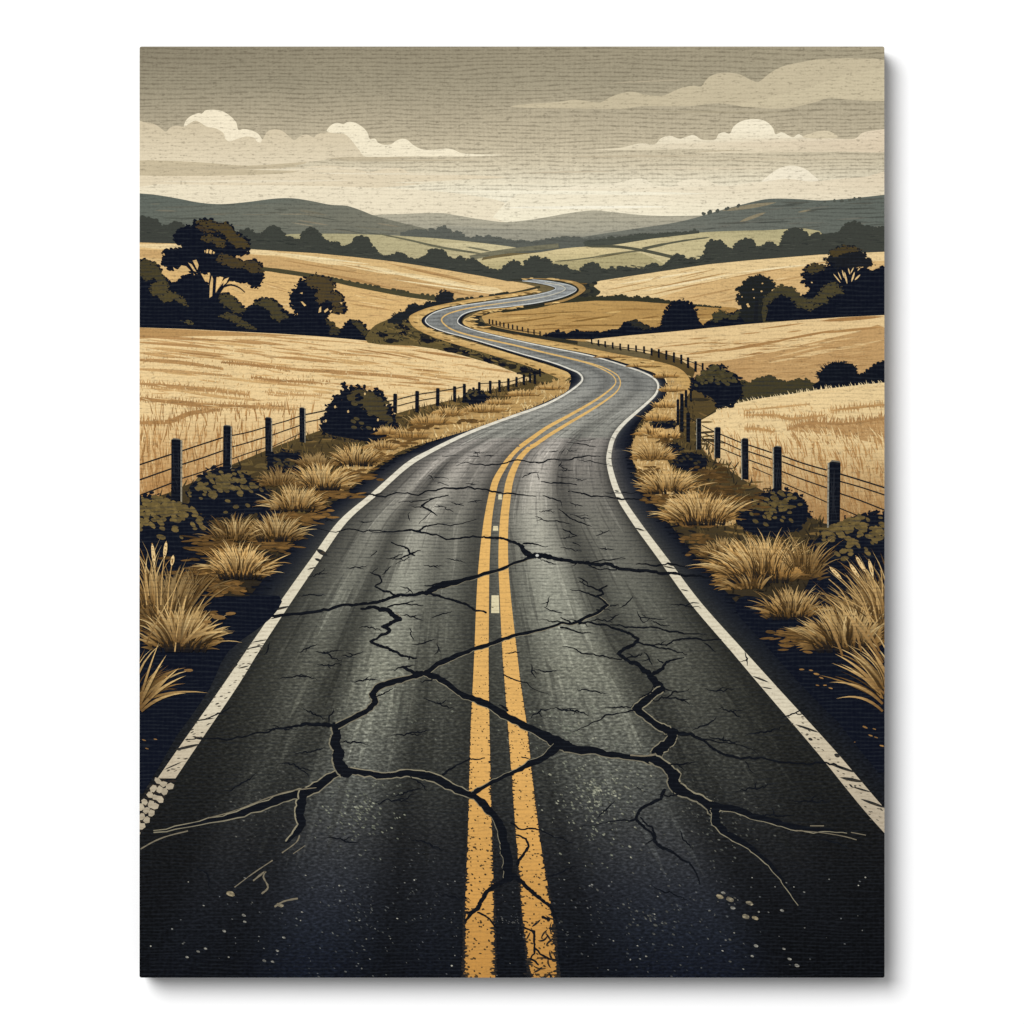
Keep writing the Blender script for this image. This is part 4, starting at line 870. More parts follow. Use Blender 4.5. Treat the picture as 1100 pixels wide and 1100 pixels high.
for x, y, q in ((773, 963, 4.2), (784, 966, 4.6), (777, 959, 2.6), (805, 970, 4), (787, 975, 3), (801, 984.5, 4.4), (811, 986, 3.8), (812, 1016, 2.8), (808, 1027, 2), (842, 1019, 2), (848, 1030, 2.4), (856, 1037, 3), (840, 978, 2.4), (263, 990, 2), (241, 1000, 2.2), (221, 1019, 2), (213, 1022, 2), (201, 1028, 2), (305, 1007, 2), (298, 1021, 2), (293, 1033, 2), (284, 1032, 2.2), (262, 983, 2.4), (248, 960, 5), (301, 972, 4)):
    disc(k, x, y, q, q*.55, random.choice([(140, 128, 100), (120, 112, 92)]) if q > 3.5 else (128, 126, 116), 2, .35, 8)
road_child(k, 'stone_chips', M_ROAD)['kind'] = 'stuff'

# wheel-track streaks
k = Ink()
for _ in range(420):
    i0 = random.randint(sidx(2), sidx(15)); u = random.uniform(.05, .95)
    if abs(u-.47) < .06: continue
    n = random.randint(3, 9); P = [RP(i0+q, u) for q in range(n) if i0+q < len(RD)]
    if len(P) < 3: continue
    dk = random.random() < .55; c = mul(road_col(i0+2, u), random.uniform(.80, .92) if dk else random.uniform(1.06, 1.16))
    c1 = mul(road_col(i0+n-1, u), .86 if dk else 1.1)
    wd = lerpv(i0/NS, [(2, 9), (4, 6), (8, 4), (12, 1.8), (15, 1)])[0]*random.uniform(.4, 1)
    m = len(P)
    ribbon(k, P, [wd*sin(pi*(.02+.96*q/(m-1))) for q in range(m)], [mix(c, c1, q/(m-1)) for q in range(m)], 0)
road_child(k, 'tyre_streaks', M_ROAD)['kind'] = 'stuff'

# ---- edge lines and centre lines
def paint_line(A, B, col, name, notch=True, colf=None, label=None, ydark=None):
    """A and B: left and right rim points"""
    k = Ink(); n = len(A); gg = newgroup()
    for i in range(n-1):
        c0 = colf(A[i]) if colf else col; c1 = colf(A[i+1]) if colf else col
        k.add([A[i], A[i+1], B[i+1], B[i]], [c0, c1, c1, c0], 0, gg)
    return k
WL = lambda p: lerpv(p[1], [(300, 190, 196, 196), (350, 226, 224, 212), (450, 232, 226, 208), (600, 226, 217, 190), (760, 222, 211, 184), (800, 206, 192, 164), (880, 190, 176, 152)])
def wscale(s): return lerpv(s, [(0, 24), (2, 22), (4, 18.5), (5, 16.8), (6, 14.3), (7, 12.3), (8, 10.6), (9, 9.8), (10, 8.8), (11, 7.4), (12, 4.3), (13, 3.3), (14, 2.8), (16, 2.2), (18, 1.9), (22, 1.2), (27, 1.0), (33, 1.1), (39, .7)])[0]
def wscaleR(s): return lerpv(s, [(0, 28), (3, 24), (4, 21), (5, 17), (6, 14.5), (7, 12.2), (8, 10.4), (9, 9), (10, 7.2), (11, 5.6), (12, 4.8), (13, 4.3), (15, 3.0), (17, 2.3), (18, 2.1), (22, 1.3), (27, 1.0), (33, 1.1), (39, .7)])[0]
for side in (0, 1):
    A, B = [], []
    pts = [RP(i, side) for i in range(len(RD))]
    if side == 0:
        # traced width is horizontal for the steep near part, so offset horizontally there and by the normal further on
        pass
    nn = normals(pts)
    for i, p in enumerate(pts):
        s_ = i/NS; wd = (wscale if side == 0 else wscaleR)(s_)
        t = min(1, max(0, (s_-10.6)/1.8))
        hx, hy = 1, 0
        nx, ny = nn[i]
        if nx < 0 and s_ < 14: nx, ny = -nx, -ny
        vx, vy = (hx*(1-t)+nx*t, hy*(1-t)+ny*t); l = hypot(vx, vy) or 1
        vx, vy = vx/l, vy/l
        A.append((p[0]-vx*wd/2, p[1]-vy*wd/2)); B.append((p[0]+vx*wd/2, p[1]+vy*wd/2))
    k = paint_line(A, B, None, '', colf=WL)
    D = (40, 42, 42)
    if side == 0:
        for (a, b, w_) in (((208, 792), (222, 794), 3), ((186, 806), (216, 799), 3), ((176, 827), (196, 818), 1.4), ((150, 846), (185, 842), 2.4), ((340, 590), (352, 597), 5), ((338, 600), (346, 603), 3), ((400, 533), (412, 529), 2), ((290, 656), (312, 651), 2.6), ((265, 697), (284, 693), 1.6), ((270, 690), (288, 687), 1.3), ((256, 718), (268, 715), 1.5), ((246, 721), (256, 713), 1.8), ((330, 612), (340, 609), 1.4), ((205, 775), (232, 771), 1.5), ((290, 665), (306, 661), 1.5)):
            stroke(k, a, b, w_, D, 2)
        for _ in range(60):
            y = random.uniform(690, 860); x = lerpv(y, [(690, 277), (740, 245), (808, 198), (879, 150)])[0]+random.uniform(-9, 9)
            stroke(k, (x-2, y), (x+2, y-random.uniform(0, 2)), random.uniform(.6, 1.4), (74, 70, 62), 2)
        # crazed paint at the lower end: pale flakes on the dark tarmac
        k.add([(168.5, 836), (191, 836), (165, 874), (150, 897), (110, 950), (95, 940), (148, 862)], (20, 23, 28), 3)
        for r_ in range(9):
            for c_ in range(-1, 3):
                y = 839+r_*7.2+c_*2.6; x = lerpv(y, [(808, 198), (879, 150), (941, 108)])[0]-6.5+c_*7.4+random.uniform(-1, 1)
                if abs(x-lerpv(y, [(808, 198), (879, 150), (941, 108)])[0]) < 11: disc(k, x, y+random.uniform(-1, 1), random.uniform(3.9, 5.2), random.uniform(3.2, 4.3), jit((186, 173, 148), .06), 4, random.uniform(0, 3), 6, .24)
    else:
        for (a, b, w_) in (((716, 605), (724, 608), 2), ((712, 608), (726, 611), 1.5), ((660, 527), (665, 528), 1.6), ((662, 534), (668, 536), 1.4), ((682, 567), (692, 570), 1.8), ((718, 615), (730, 617), 2.8), ((731, 633), (740, 635), 1.2), ((741, 647), (752, 648), 1.2), ((808, 726), (826, 733), 2), ((818, 738), (830, 740), 1.4), ((854, 778), (880, 787), 2.4), ((868, 793), (873, 795), 3), ((890, 820), (920, 830), 3), ((902, 835), (928, 840), 3.6), ((915, 845), (936, 851), 2), ((924, 858), (952, 868), 3), ((896, 810), (902, 813), 4), ((912, 842), (916, 846), 2), ((656, 470), (661, 471), .8), ((653, 486), (658, 487), .8), ((653, 492), (658, 493), .8), ((654, 500), (659, 501), .8)):
            stroke(k, a, b, w_, D, 2)
        for _ in range(40):
            y = random.uniform(760, 880); x = lerpv(y, [(740, 828), (808, 888), (876, 945)])[0]+random.uniform(-10, 8)
            stroke(k, (x-1.6, y), (x+1.6, y+random.uniform(0, 2)), random.uniform(.6, 1.5), (84, 80, 70), 2)
    k.build('edge_line', M_LINE, ROAD, 'worn white line along the %s edge of the road' % ('left' if side == 0 else 'right'))

YL = [(498, 532, 1050), (499.4, 531, 980), (501.6, 529.3, 920), (502.5, 528.7, 900), (504, 527.2, 840), (505.7, 525.8, 780), (508.2, 525, 730), (509.6, 524.9, 700), (512, 525.3, 640), (514.8, 526, 600), (519.6, 528.3, 560), (525.3, 532.8, 530), (529.5, 537, 515), (538.4, 545.3, 500), (546, 551.8, 490), (555.6, 561.6, 480)]
YR = [(569, 600, 1050), (560.8, 593, 980), (556.3, 583, 920), (554.4, 580, 900), (550, 572.5, 840), (545.6, 566, 780), (541.8, 558.8, 730), (539.6, 555.3, 700), (536.8, 548.6, 640), (535.4, 545.8, 600), (537, 546.2, 560), (541, 549.2, 530), (544, 551.8, 515), (550, 557.2, 500), (556.5, 563.6, 490), (566.3, 573, 480)]
UL = [(560, 482.3), (574.5, 468.5), (589, 458.5), (611, 446.5), (633, 434), (647, 425), (658, 416), (661.5, 410), (659, 404.3), (653, 399.8), (641.5, 394), (630, 390)]
UR = [(568, 483.5), (574.5, 478), (589, 468), (611, 454.5), (633, 441.5), (650, 430.5), (662, 421), (666.3, 413), (665.3, 406.5), (661.5, 401.8), (650, 395.5), (637, 391)]
GOLD = (228, 172, 86)
YC = lambda p: lerpv(p[1], [(395, 226, 186, 112), (480, 232, 184, 104), (560, 232, 182, 102), (800, 232, 178, 98), (900, 222, 166, 86), (1050, 196, 140, 66)])
for which, (T, U) in enumerate(((YL, UL), (YR, UR))):
    k = Ink(); P = smooth(T, 6)
    A = [(p[0], p[2]) for p in P]; B = [(p[1], p[2]) for p in P]
    gg = newgroup()
    for i in range(len(A)-1):
        k.add([A[i], A[i+1], B[i+1], B[i]], [YC(A[i]), YC(A[i+1]), YC(B[i+1]), YC(B[i])], 0, gg)
    Q = smooth(([((A[-1][0]+B[-1][0])/2, 480)] + (U[1:])), 5); n = len(Q)
    ribbon(k, Q, [max(1.15, 4.6-3.6*min(1, i/(n*.62))) for i in range(n)], [YC(q) for q in Q], 0)
    D = (38, 36, 34)
    for _ in range(150):                                  # nicks along the rims
        y = 1050-370*random.random()**1.35; a, b = None, None
        xl = lerpv(-y, [(-t[2], t[0], t[1]) for t in T]); sc = (y-600)/450
        left = random.random() < .5; x = xl[0]-.6 if left else xl[1]+.6; ln = random.uniform(1.5, 6)*max(0, sc)+1
        stroke(k, (x-(1 if left else ln), y), (x+(ln if left else 1), y+random.uniform(-1.5, 1.5)), random.uniform(.8, 2.6)*sc+.3, D, 1, n=4)
    for _ in range(240):                                  # scalloped wear of the rims
        y = 1050-340*random.random()**1.2; xl = lerpv(-y, [(-t[2], t[0], t[1]) for t in T]); sc = max(.15, (y-660)/390)
        disc(k, random.choice([xl[0]-.4, xl[1]+.4]), y, random.uniform(.8, 2.4)*sc+.3, random.uniform(.8, 2.6)*sc+.2, (42, 41, 40) if y < 900 else (26, 28, 32), 1, 0, 8)
    if which == 1:                                        # crazed paint at the lower end
        for _ in range(26):
            a = random.uniform(0, pi); x, y = random.uniform(566, 596), random.uniform(985, 1050); l = random.uniform(4, 9)
            stroke(k, (x-cos(a)*l, y-sin(a)*l), (x+cos(a)*l, y+sin(a)*l), random.uniform(1.2, 2.6), (22, 25, 30), 1, bend=random.uniform(-3, 3))
    for _ in range(200):
        y = 1050-400*random.random()**1.3; xl = lerpv(-y, [(-t[2], t[0], t[1]) for t in T]); x = random.uniform(xl[0]+2, xl[1]-2); sc = (y-560)/490
        disc(k, x, y, random.uniform(.6, 1.9)*sc+.2, random.uniform(.5, 1.2)*sc+.2, (70, 54, 34), 1, random.uniform(0, 1), 6)
    k.build('centre_line', M_LINE, ROAD, 'yellow centre line, the %s one of the pair' % ('left' if which == 0 else 'right'))
k = Ink(); Q = smooth([(637, 391.3), (618, 386.5), (603.6, 383), (580, 377.6), (551, 370.5), (522, 364.3), (500, 359), (485.5, 354), (477.5, 348.5), (474.3, 343.5), (478, 339), (486, 335.5), (501.5, 331.5), (520, 328.5), (545, 325), (570, 321.5), (590, 317.5), (604, 313), (607, 309.5), (600, 306), (585, 303.8)], 4)
ribbon(k, Q, [1.9-1.0*i/len(Q) for i in range(len(Q))], [mix((224, 184, 112), (200, 196, 178), (i-50)/12) for i in range(len(Q))], 0)
k.build('centre_line', M_LINE, ROAD, 'thin far stretch of the yellow centre line')
for (x0, x1, y0, y1) in ((535, 539.5, 531, 536.5), (529.5, 535.3, 565, 570), (527.6, 536.4, 639.5, 658.5)):
    k = Ink(); k.add([(x0+.4, y0), (x1-.6, y0), (x1, y1), (x0, y1)], (226, 214, 172), 0)
    if y1-y0 > 9: stroke(k, (x0, 652), (x0+3, 653), 1, (120, 110, 80), 1)
    k.build('paint_dash', M_LINE, ROAD)

# ---- cracks
def rough_path(pts, amp, n=3):
    P = list(pts)
    for _ in range(n):
        Q = [P[0]]
        for a, b in zip(P, P[1:]):
            l = hypot(b[0]-a[0], b[1]-a[1])
            if l > 2.5:
                t = random.uniform(.35, .65); o = random.gauss(0, amp)*l
                dx, dy = (b[0]-a[0])/l, (b[1]-a[1])/l
                Q.append((a[0]+(b[0]-a[0])*t-dy*o, a[1]+(b[1]-a[1])*t+dx*o))
            Q.append(b)
        P = Q
    return P
CK = (12, 15, 22); RIM = (150, 142, 116)
def crack(pts, ws, rim=0, rimside=1, amp=.06, name='crack', label=None, twigs=0):
    k = Ink()
    # carry widths through the roughening by arc length
    P = rough_path(pts, amp*(.6 if rim else 1), 2 if rim else 3)
    cum = [0]
    for a, b in zip(pts, pts[1:]): cum.append(cum[-1]+hypot(b[0]-a[0], b[1]-a[1]))
    tot = cum[-1]; m = len(ws)
    c2 = [0]
    for a, b in zip(P, P[1:]): c2.append(c2[-1]+hypot(b[0]-a[0], b[1]-a[1]))
    tab = [(i/(m-1), w_) for i, w_ in enumerate(ws)]
    W = [max(.35, lerpv(c/c2[-1], tab)[0]*random.uniform(.78, 1.22)) for c in c2]
    if rim:
        for sd in ((1, -1) if rimside == 0 else (rimside,)):
            nn = normals(P); R = []
            for i, p in enumerate(P):
                o = W[i]*.5+rim*.25
                R.append((p[0]+nn[i][0]*o*sd, p[1]+nn[i][1]*o*sd))
            y = sum(p[1] for p in P)/len(P); rc = mix(RIM, (108, 104, 88), random.random()*.6)
            ribbon(k, R, [rim*random.uniform(.5, 1.3) for _ in R], rc, 0)
    ribbon(k, P, W, CK, 1)
    for p, w_ in zip(P, W): 
        if w_ > 1.5: disc(k, p[0], p[1], w_*.5, w_*.46, CK, 2, 0, 7)
    for _ in range(twigs):
        i = random.randrange(len(P)); a = random.uniform(0, 2*pi); q = random.uniform(5, 14)
        e = (P[i][0]+cos(a)*q*1.5, P[i][1]+sin(a)*q*.6)
        T = rough_path([P[i], e], .12, 2); ribbon(k, T, [1.4*(1-t/len(T)) for t in range(len(T))], CK, 2)
    k.build(name, M_CRACK, ROAD, label)
crack([(165, 893), (215, 884), (255, 875), (290, 863), (315, 854), (335, 848), (350, 838), (365, 829), (385, 829), (405, 833), (420, 833), (437, 830), (455, 833), (468, 836), (485, 845), (500, 852), (508, 854)], [1, 3, 6, 9, 9, 6, 6, 9, 7], 1.6, 0, label='widest crack across the lower left lane')
crack([(505, 853), (518, 862), (528, 873), (536, 884), (540, 900), (543, 915), (545, 932), (547, 944)], [7, 8, 9, 10, 9], 1.0, 1)
crack([(548, 942), (532, 951), (520, 963), (513, 976), (500, 989)], [6, 4.5, 4.5, 3]); crack([(500, 981), (514, 976)], [1.5, 3.5])
crack([(550, 940), (562, 948), (574, 960), (584, 968), (593, 976), (598, 990)], [6, 4.5, 4, 3.5, 2])
crack([(556, 928), (563, 916), (568, 909), (565, 901), (556, 897)], [4, 3, 2.4, 1.8]); crack([(549, 884), (560, 891), (575, 890), (592, 897), (615, 905)], [2, 1.8, 1.5, .6])
crack([(513, 980), (526, 987), (532, 996)], [2, 2, 2]); crack([(563, 996), (574, 1000), (574, 1018), (570, 1030), (578, 1036)], [2, 2, 2.4, 2, 2]); crack([(574, 1018), (590, 1030), (600, 1032)], [2, 2.2, 1.5]); crack([(583, 985), (590, 988)], [3, 3])
crack([(200, 795), (225, 793), (260, 792), (285, 787), (310, 781), (330, 777), (350, 778), (362, 781)], [1, 1.5, 1.5, 2, 3.5, 5])
crack([(360, 779), (362, 790), (359, 798), (365, 808), (362, 816), (368, 826), (372, 830)], [8, 10, 9, 12, 12], 2.2, 1, label='thick vertical crack joining two long cracks in the left lane')
crack([(362, 780), (385, 768), (398, 760), (404, 754), (399, 746), (405, 739), (417, 734), (435, 729), (450, 725), (458, 723)], [5, 5, 6, 6, 5, 5], 1.4, 0)
crack([(432, 716), (445, 723), (456, 724)], [2.5, 4.5, 5]); crack([(327, 850), (324, 862), (322, 872), (325, 885), (318, 895), (308, 905)], [8, 9, 8, 8, 5, 2], 2.2, 1)
crack([(455, 724), (470, 713), (487, 706), (503, 700), (520, 694), (536, 688), (550, 683), (575, 677.5), (593, 673), (610, 670), (620, 668), (634, 661), (645, 656), (653, 650), (645, 643), (641, 640)], [5, 5.5, 4, 4.5, 3.5, 3, 2.5, 3, 3.6, 1.5], .8, 1)
crack([(641, 640), (648, 638), (644, 633), (652, 629)], [2.2, 2, 1.4]); crack([(643, 642), (630, 637), (612, 633)], [2, 1.4, .6]); crack([(645, 635), (633, 630), (622, 624)], [1.8, 1.4, .8])
crack([(456, 723), (470, 727), (484, 737), (495, 745), (510, 751), (525, 757), (540, 767), (556, 775), (572, 783), (588, 791), (602, 798)], [5, 6.5, 6, 7, 8, 8, 8, 12], 1.0, 1)
crack([(536, 757), (545, 763)], [1, 3]); crack([(600, 799), (612, 803), (640, 806), (665, 811), (690, 814), (706, 816)], [13, 8, 6.5, 6, 7, 9], 1.6, 1)
crack([(598, 802), (586, 813), (572, 819), (560, 826), (545, 832), (530, 839), (517, 847), (508, 853)], [9, 7, 6, 4, 3.5, 4, 5], .9, 1)
crack([(476, 832), (490, 822), (505, 815), (521, 814)], [3, 1.5, 1.6, 1])
crack([(560, 813), (568, 815)], [1.6, .8]); crack([(541, 725), (555, 731), (566, 733), (590, 746)], [1.8, 1.2, 1.0, .5])
crack([(622, 670), (645, 671), (660, 675), (675, 680), (686, 686), (681, 692), (670, 697), (664, 702), (674, 709), (686, 714), (697, 723), (703, 731), (710, 740)], [2, 2.2, 2.4, 3, 3, 4, 3.5, 4.5, 6.5, 9])
crack([(711, 740), (698, 749), (687, 758), (682, 761), (692, 768), (703, 777), (715, 783), (723, 789), (719, 797), (706, 807), (704, 815)], [6, 7, 7, 6, 8, 10, 12], 1.5, 0, label='jagged branching crack in the right lane')
crack([(708, 740), (722, 742)], [3, .6]); crack([(701, 724), (712, 718), (715, 712), (722, 709), (735, 706)], [4, 3.5, 3, 1.6, .8]); crack([(712, 712), (706, 708)], [2, .8])
crack([(700, 814), (715, 823), (724, 833), (723, 844), (735, 851), (750, 857), (763, 866), (768, 874)], [8, 9, 12, 10, 8, 8, 9], 2.2, 0)
crack([(764, 864), (790, 869), (815, 878), (840, 885), (865, 890), (886, 891), (910, 894)], [7, 7, 6.5, 6, 5, 3, 1], 1.2, 1)
crack([(768, 870), (769, 884), (780, 895), (797, 904), (812, 915), (827, 928), (840, 944), (850, 960), (858, 972)], [9, 8, 6, 5, 4.5, 4, 2.5, 1], 1.2, 1)
crack([(722, 784), (742, 788), (758, 797), (768, 805), (780, 811), (795, 815), (820, 814), (845, 819), (870, 821), (891, 821), (905, 825)], [5, 3.4, 2.4, 2.6, 2.4, 2, 2.2, 1.8, 2, 1.5]); crack([(748, 791), (770, 797), (790, 799), (808, 805), (815, 811)], [2, 1.3, 1.1, .8, .5]); crack([(800, 818), (812, 832)], [1, .5])
crack([(714, 848), (710, 858), (697, 864), (686, 872), (683, 880), (692, 889), (701, 896), (703, 903), (712, 911), (725, 917), (740, 926), (748, 938), (752, 950)], [3.4, 3.2, 3, 3.2, 2.6, 3.5, 3, 2.2, 1.6, 1], label='thin forked crack right of the yellow lines')
crack([(683, 880), (668, 881), (648, 884), (625, 888)], [2, 1.2, .9, .4]); crack([(688, 878), (700, 888), (704, 898)], [1.6, 2, 2.6]); crack([(701, 902), (693, 907)], [2, .7]); crack([(684, 845), (694, 851)], [1, .5])
crack([(682, 762), (665, 766), (650, 768), (645, 773), (632, 779), (615, 786)], [2, .9, 1.6, 1.2, .8, .4])
crack([(604, 694), (622, 700), (640, 704), (655, 707), (668, 708.5)], [.7, 1.4, 1.6, 1.5, 1]); crack([(602, 674), (618, 678), (635, 680)], [2, 1.7, .8]); crack([(602, 663), (611, 667), (615, 670)], [1, 1.6, 2]); crack([(584, 652), (594, 656), (604, 658.5)], [.6, 1.4, .8])
crack([(683, 689), (698, 693), (715, 697), (728, 701), (738, 703)], [2.4, 1.8, 1.8, 1.4, .6]); crack([(715, 694), (722, 689), (733, 686), (748, 685.5), (775, 687)], [1.4, 2, 2.2, 1.8, 1]); crack([(655, 671), (672, 674), (685, 674), (700, 673.5), (715, 677), (735, 681), (760, 682)], [1, 1.7, 1.6, 1.8, 1.8, 1.3, .6])
crack([(689, 660), (698, 664.5), (716, 664.5)], [.6, 1.4, .5]); crack([(698, 664.5), (690, 669)], [1, .4]); crack([(641, 655), (656, 656)], [1.6, .6]); crack([(655, 651), (665, 650)], [1.4, .5])
# upper cracks
crack([(175, 667), (240, 664), (290, 661), (345, 656), (380, 650), (405, 647), (420, 642), (440, 639), (458, 637)], [1, 2, 2.6, 3, 3.2, 3, 3, 3.4, 4], label='long crack reaching the left verge')
crack([(458, 637), (467, 632), (476, 628), (500, 622), (520, 616), (545, 608.5), (562, 602), (576, 597)], [5, 7, 4, 3.4, 3, 2.8, 3], .8, 1)
crack([(460, 637), (472, 640), (488, 645), (505, 652), (522, 658)], [3, 2.2, 2.6, 2.2, 2]); crack([(456, 629), (470, 627)], [1, 2])
crack([(574, 597), (585, 597), (600, 601), (625, 604), (645, 607), (665, 611), (690, 613), (715, 616), (745, 618), (780, 622)], [6, 4.5, 3, 3.4, 3.6, 3.4, 3.2, 3, 2, 1])
crack([(560, 588), (563, 592), (573, 597)], [4, 6, 5]); crack([(630, 605), (645, 602), (672, 600)], [1.4, 1.3, .7]); crack([(632, 607), (645, 612), (662, 612)], [1.4, 1.2, 1.5]); crack([(683, 606), (705, 608), (730, 608), (745, 609)], [1, 2, 1.6, .6])
crack([(396, 569), (415, 571), (435, 570), (450, 571), (462, 574), (482, 579.5), (500, 577), (520, 576.5), (535, 578), (550, 582), (562, 587)], [.8, 1.4, 1.6, 2.6, 1.6, 1.7, 1.8, 2, 2.6, 2.6, 3.6]); crack([(448, 571), (458, 565), (475, 563), (500, 561), (512, 558)], [2, 1.5, 1.2, .9, .5]); crack([(562, 584), (578, 585), (589, 587)], [2, 1.3, .6])
crack([(340, 567), (370, 569), (396, 569.5), (420, 571)], [.5, 1.2, 1.2, .6])
crack([(388, 654), (402, 652), (416, 655), (424, 662), (429, 665), (418, 671), (411, 673), (419, 677), (408, 683), (398, 689), (412, 695), (425, 700), (437, 705), (447, 707)], [2.5, 3.4, 5, 6, 4, 4, 3, 2.6, 3.4, 2.8, 2.6, 2]); crack([(416, 652), (430, 649), (446, 645)], [1.6, 1.8, .6]); crack([(440, 706), (439, 709)], [2, 1])
crack([(398, 615), (408, 619), (410, 625), (403, 630), (412, 635), (426, 640)], [1, 1.8, 1.6, 2, 2.6, 2]); crack([(406, 610), (400, 615)], [.7, 1]); crack([(420, 582.5), (430, 586), (438, 589), (440, 594), (446, 597)], [1.6, 1.4, 2, 2.6, 1.4]); crack([(452, 591), (441, 595), (433, 598)], [.7, 2, 1.2]); crack([(440, 598), (425, 606)], [1, .6]); crack([(405, 592), (398, 598)], [1.2, .6])
crack([(360, 531), (400, 531), (430, 529.5), (460, 527), (490, 525), (515, 525), (535, 529), (560, 531.5), (576, 533)], [2, 2, 1.5, 1.4, 1.6, 2, 1.7, 1.8, .8]); crack([(482, 532), (470, 534), (462, 537), (453, 543), (463, 549), (470, 554)], [1, 1.4, 1.3, 2, 2, .8]); crack([(428, 540), (450, 538), (466, 535)], [.6, 1.2, .8]); crack([(463, 550), (450, 563)], [.9, .5])
crack([(490, 500.5), (515, 498.5), (545, 497), (575, 496.5), (600, 494), (625, 491), (645, 490.5)], [.5, 1.3, 1.5, 1.5, 1.3, 1.6, .7]); crack([(620, 494), (640, 497), (655, 498.5)], [.6, 1, .6])
crack([(581, 517.5), (600, 519), (620, 521)], [.9, 1.8, .9]); crack([(583, 532.5), (593, 535), (602, 538), (604, 545)], [.9, 1.6, 1.2, .5]); crack([(600, 547), (607, 552), (615, 558), (622, 561), (636, 566)], [.6, 1.6, 1.2, 1.6, .5]); crack([(585, 559), (600, 560), (614, 563)], [.5, 1.3, .6])
crack([(610, 528), (625, 530.5), (650, 533), (672, 536), (690, 537)], [1, 1.8, 1.3, 1.7, 1]); crack([(650, 529.5), (672, 529), (690, 528)], [.6, 1, .5]); crack([(604, 568), (612, 571), (620, 576)], [.8, 1.8, 1.2]); crack([(602, 588), (615, 590), (625, 592)], [.6, 1.2, .7]); crack([(615, 583), (624, 587)], [1.2, .6]); crack([(612, 553), (632, 554)], [.8, .6])
crack([(475, 490), (490, 489)], [.8, .4]); crack([(467, 513), (482, 515)], [1, .4]); crack([(470, 519), (482, 522)], [1.1, .5]); crack([(599, 512), (617, 514)], [.9, .4]); crack([(611, 471), (640, 471.5)], [.5, .8]); crack([(608, 475), (625, 477), (640, 480)], [.6, 1.2, .6])
rs = random.getstate(); random.seed(5)
HAIR = [(250, 760, 30), (300, 730, 34), (340, 700, 26), (350, 640, 24), (372, 610, 18), (330, 620, 22), (290, 690, 20), (430, 660, 22), (470, 690, 20), (480, 600, 16), (430, 630, 18), (455, 750, 30), (420, 790, 34), (300, 820, 36), (400, 860, 40), (350, 900, 30), (440, 900, 36), (470, 960, 30), (620, 740, 26), (650, 760, 24), (600, 720, 20), (680, 640, 22), (720, 650, 26), (740, 740, 34), (770, 770, 30), (800, 790, 36), (790, 850, 34), (730, 890, 34), (660, 860, 30), (620, 930, 36), (700, 950, 40), (590, 640, 18), (620, 620, 18), (640, 575, 14), (660, 590, 14), (590, 560, 14), (480, 545, 12), (440, 550, 14), (420, 600, 16), (400, 560, 12), (500, 520, 10), (600, 505, 12), (630, 515, 10), (460, 510, 10), (520, 490, 9), (590, 485, 8), (850, 860, 34), (880, 900, 30), (560, 700, 14), (240, 850, 40), (210, 930, 40), (800, 700, 22), (840, 770, 26), (360, 560, 12), (690, 700, 22), (755, 690, 18), (665, 660, 14), (420, 720, 22), (390, 700, 20)]
for _ in range(60):
    i_ = random.randint(sidx(3), sidx(12)); u_ = random.choice([random.uniform(.12, .42), random.uniform(.56, .9)]); x_, y_ = RP(i_, u_); HAIR.append((x_, y_, lerpv(y_, [(480, 9), (600, 16), (760, 26), (900, 34)])[0]))
for (x, y, l) in HAIR:
    a = random.choice([random.uniform(-.35, .5), random.uniform(-.35, .5), random.uniform(2.3, 3.4), random.uniform(.9, 2)]); n = 4; P = [(x, y)]
    for q in range(n):
        a += random.uniform(-.5, .5); P.append((P[-1][0]+cos(a)*l/n*1.3, P[-1][1]+sin(a)*l/n*.7))
    w_ = lerpv(y, [(480, .8), (600, 1.1), (800, 1.5), (1000, 1.4)])[0]
    crack(P, [.4, w_, w_*1.2, w_, .4], amp=.12)
    if random.random() < .6:
        b = a+random.choice([-1, 1])*random.uniform(.6, 1.2); m = P[2]
        crack([m, (m[0]+cos(b)*l*.25, m[1]+sin(b)*l*.16), (m[0]+cos(b)*l*.5, m[1]+sin(b)*l*.22)], [w_, w_*.7, .3], amp=.12)
random.setstate(rs)
# light scratches beside the old cracks
k = Ink()
for pts, w_ in (([(151, 912), (165, 904), (180, 898), (202, 892.5)], 1.4), ([(222, 879), (245, 873), (270, 864), (285, 858), (310, 850), (340, 846)], 1.1), ([(252, 953), (272, 938), (293, 924)], 1.3), ([(272, 946), (285, 936), (283, 942), (288, 953), (281, 960)], 1.9), ([(303, 916), (318, 905), (322, 897)], 1.4), ([(315, 917), (328, 908)], 1.1), ([(295, 974), (305, 968), (320, 965)], 2), ([(870, 887), (885, 887)], 1.3), ([(914, 894), (930, 897)], 1), ([(855, 892), (880, 894), (905, 898), (920, 902)], 1), ([(430, 662), (425, 658)], 1.2), ([(705, 810), (692, 812), (677, 811)], 2)):
    P = smooth(pts, 4) if len(pts) > 2 else pts
    k = Ink(); ribbon(k, P, [w_*random.uniform(.6, 1.2) for _ in P], (128, 119, 98), 0); road_child(k, 'scratch', M_CRACK)
k = Ink(); disc(k, 577, 596.6, 1.8, 1.5, (205, 205, 195), 0); road_child(k, 'scratch', M_CRACK)

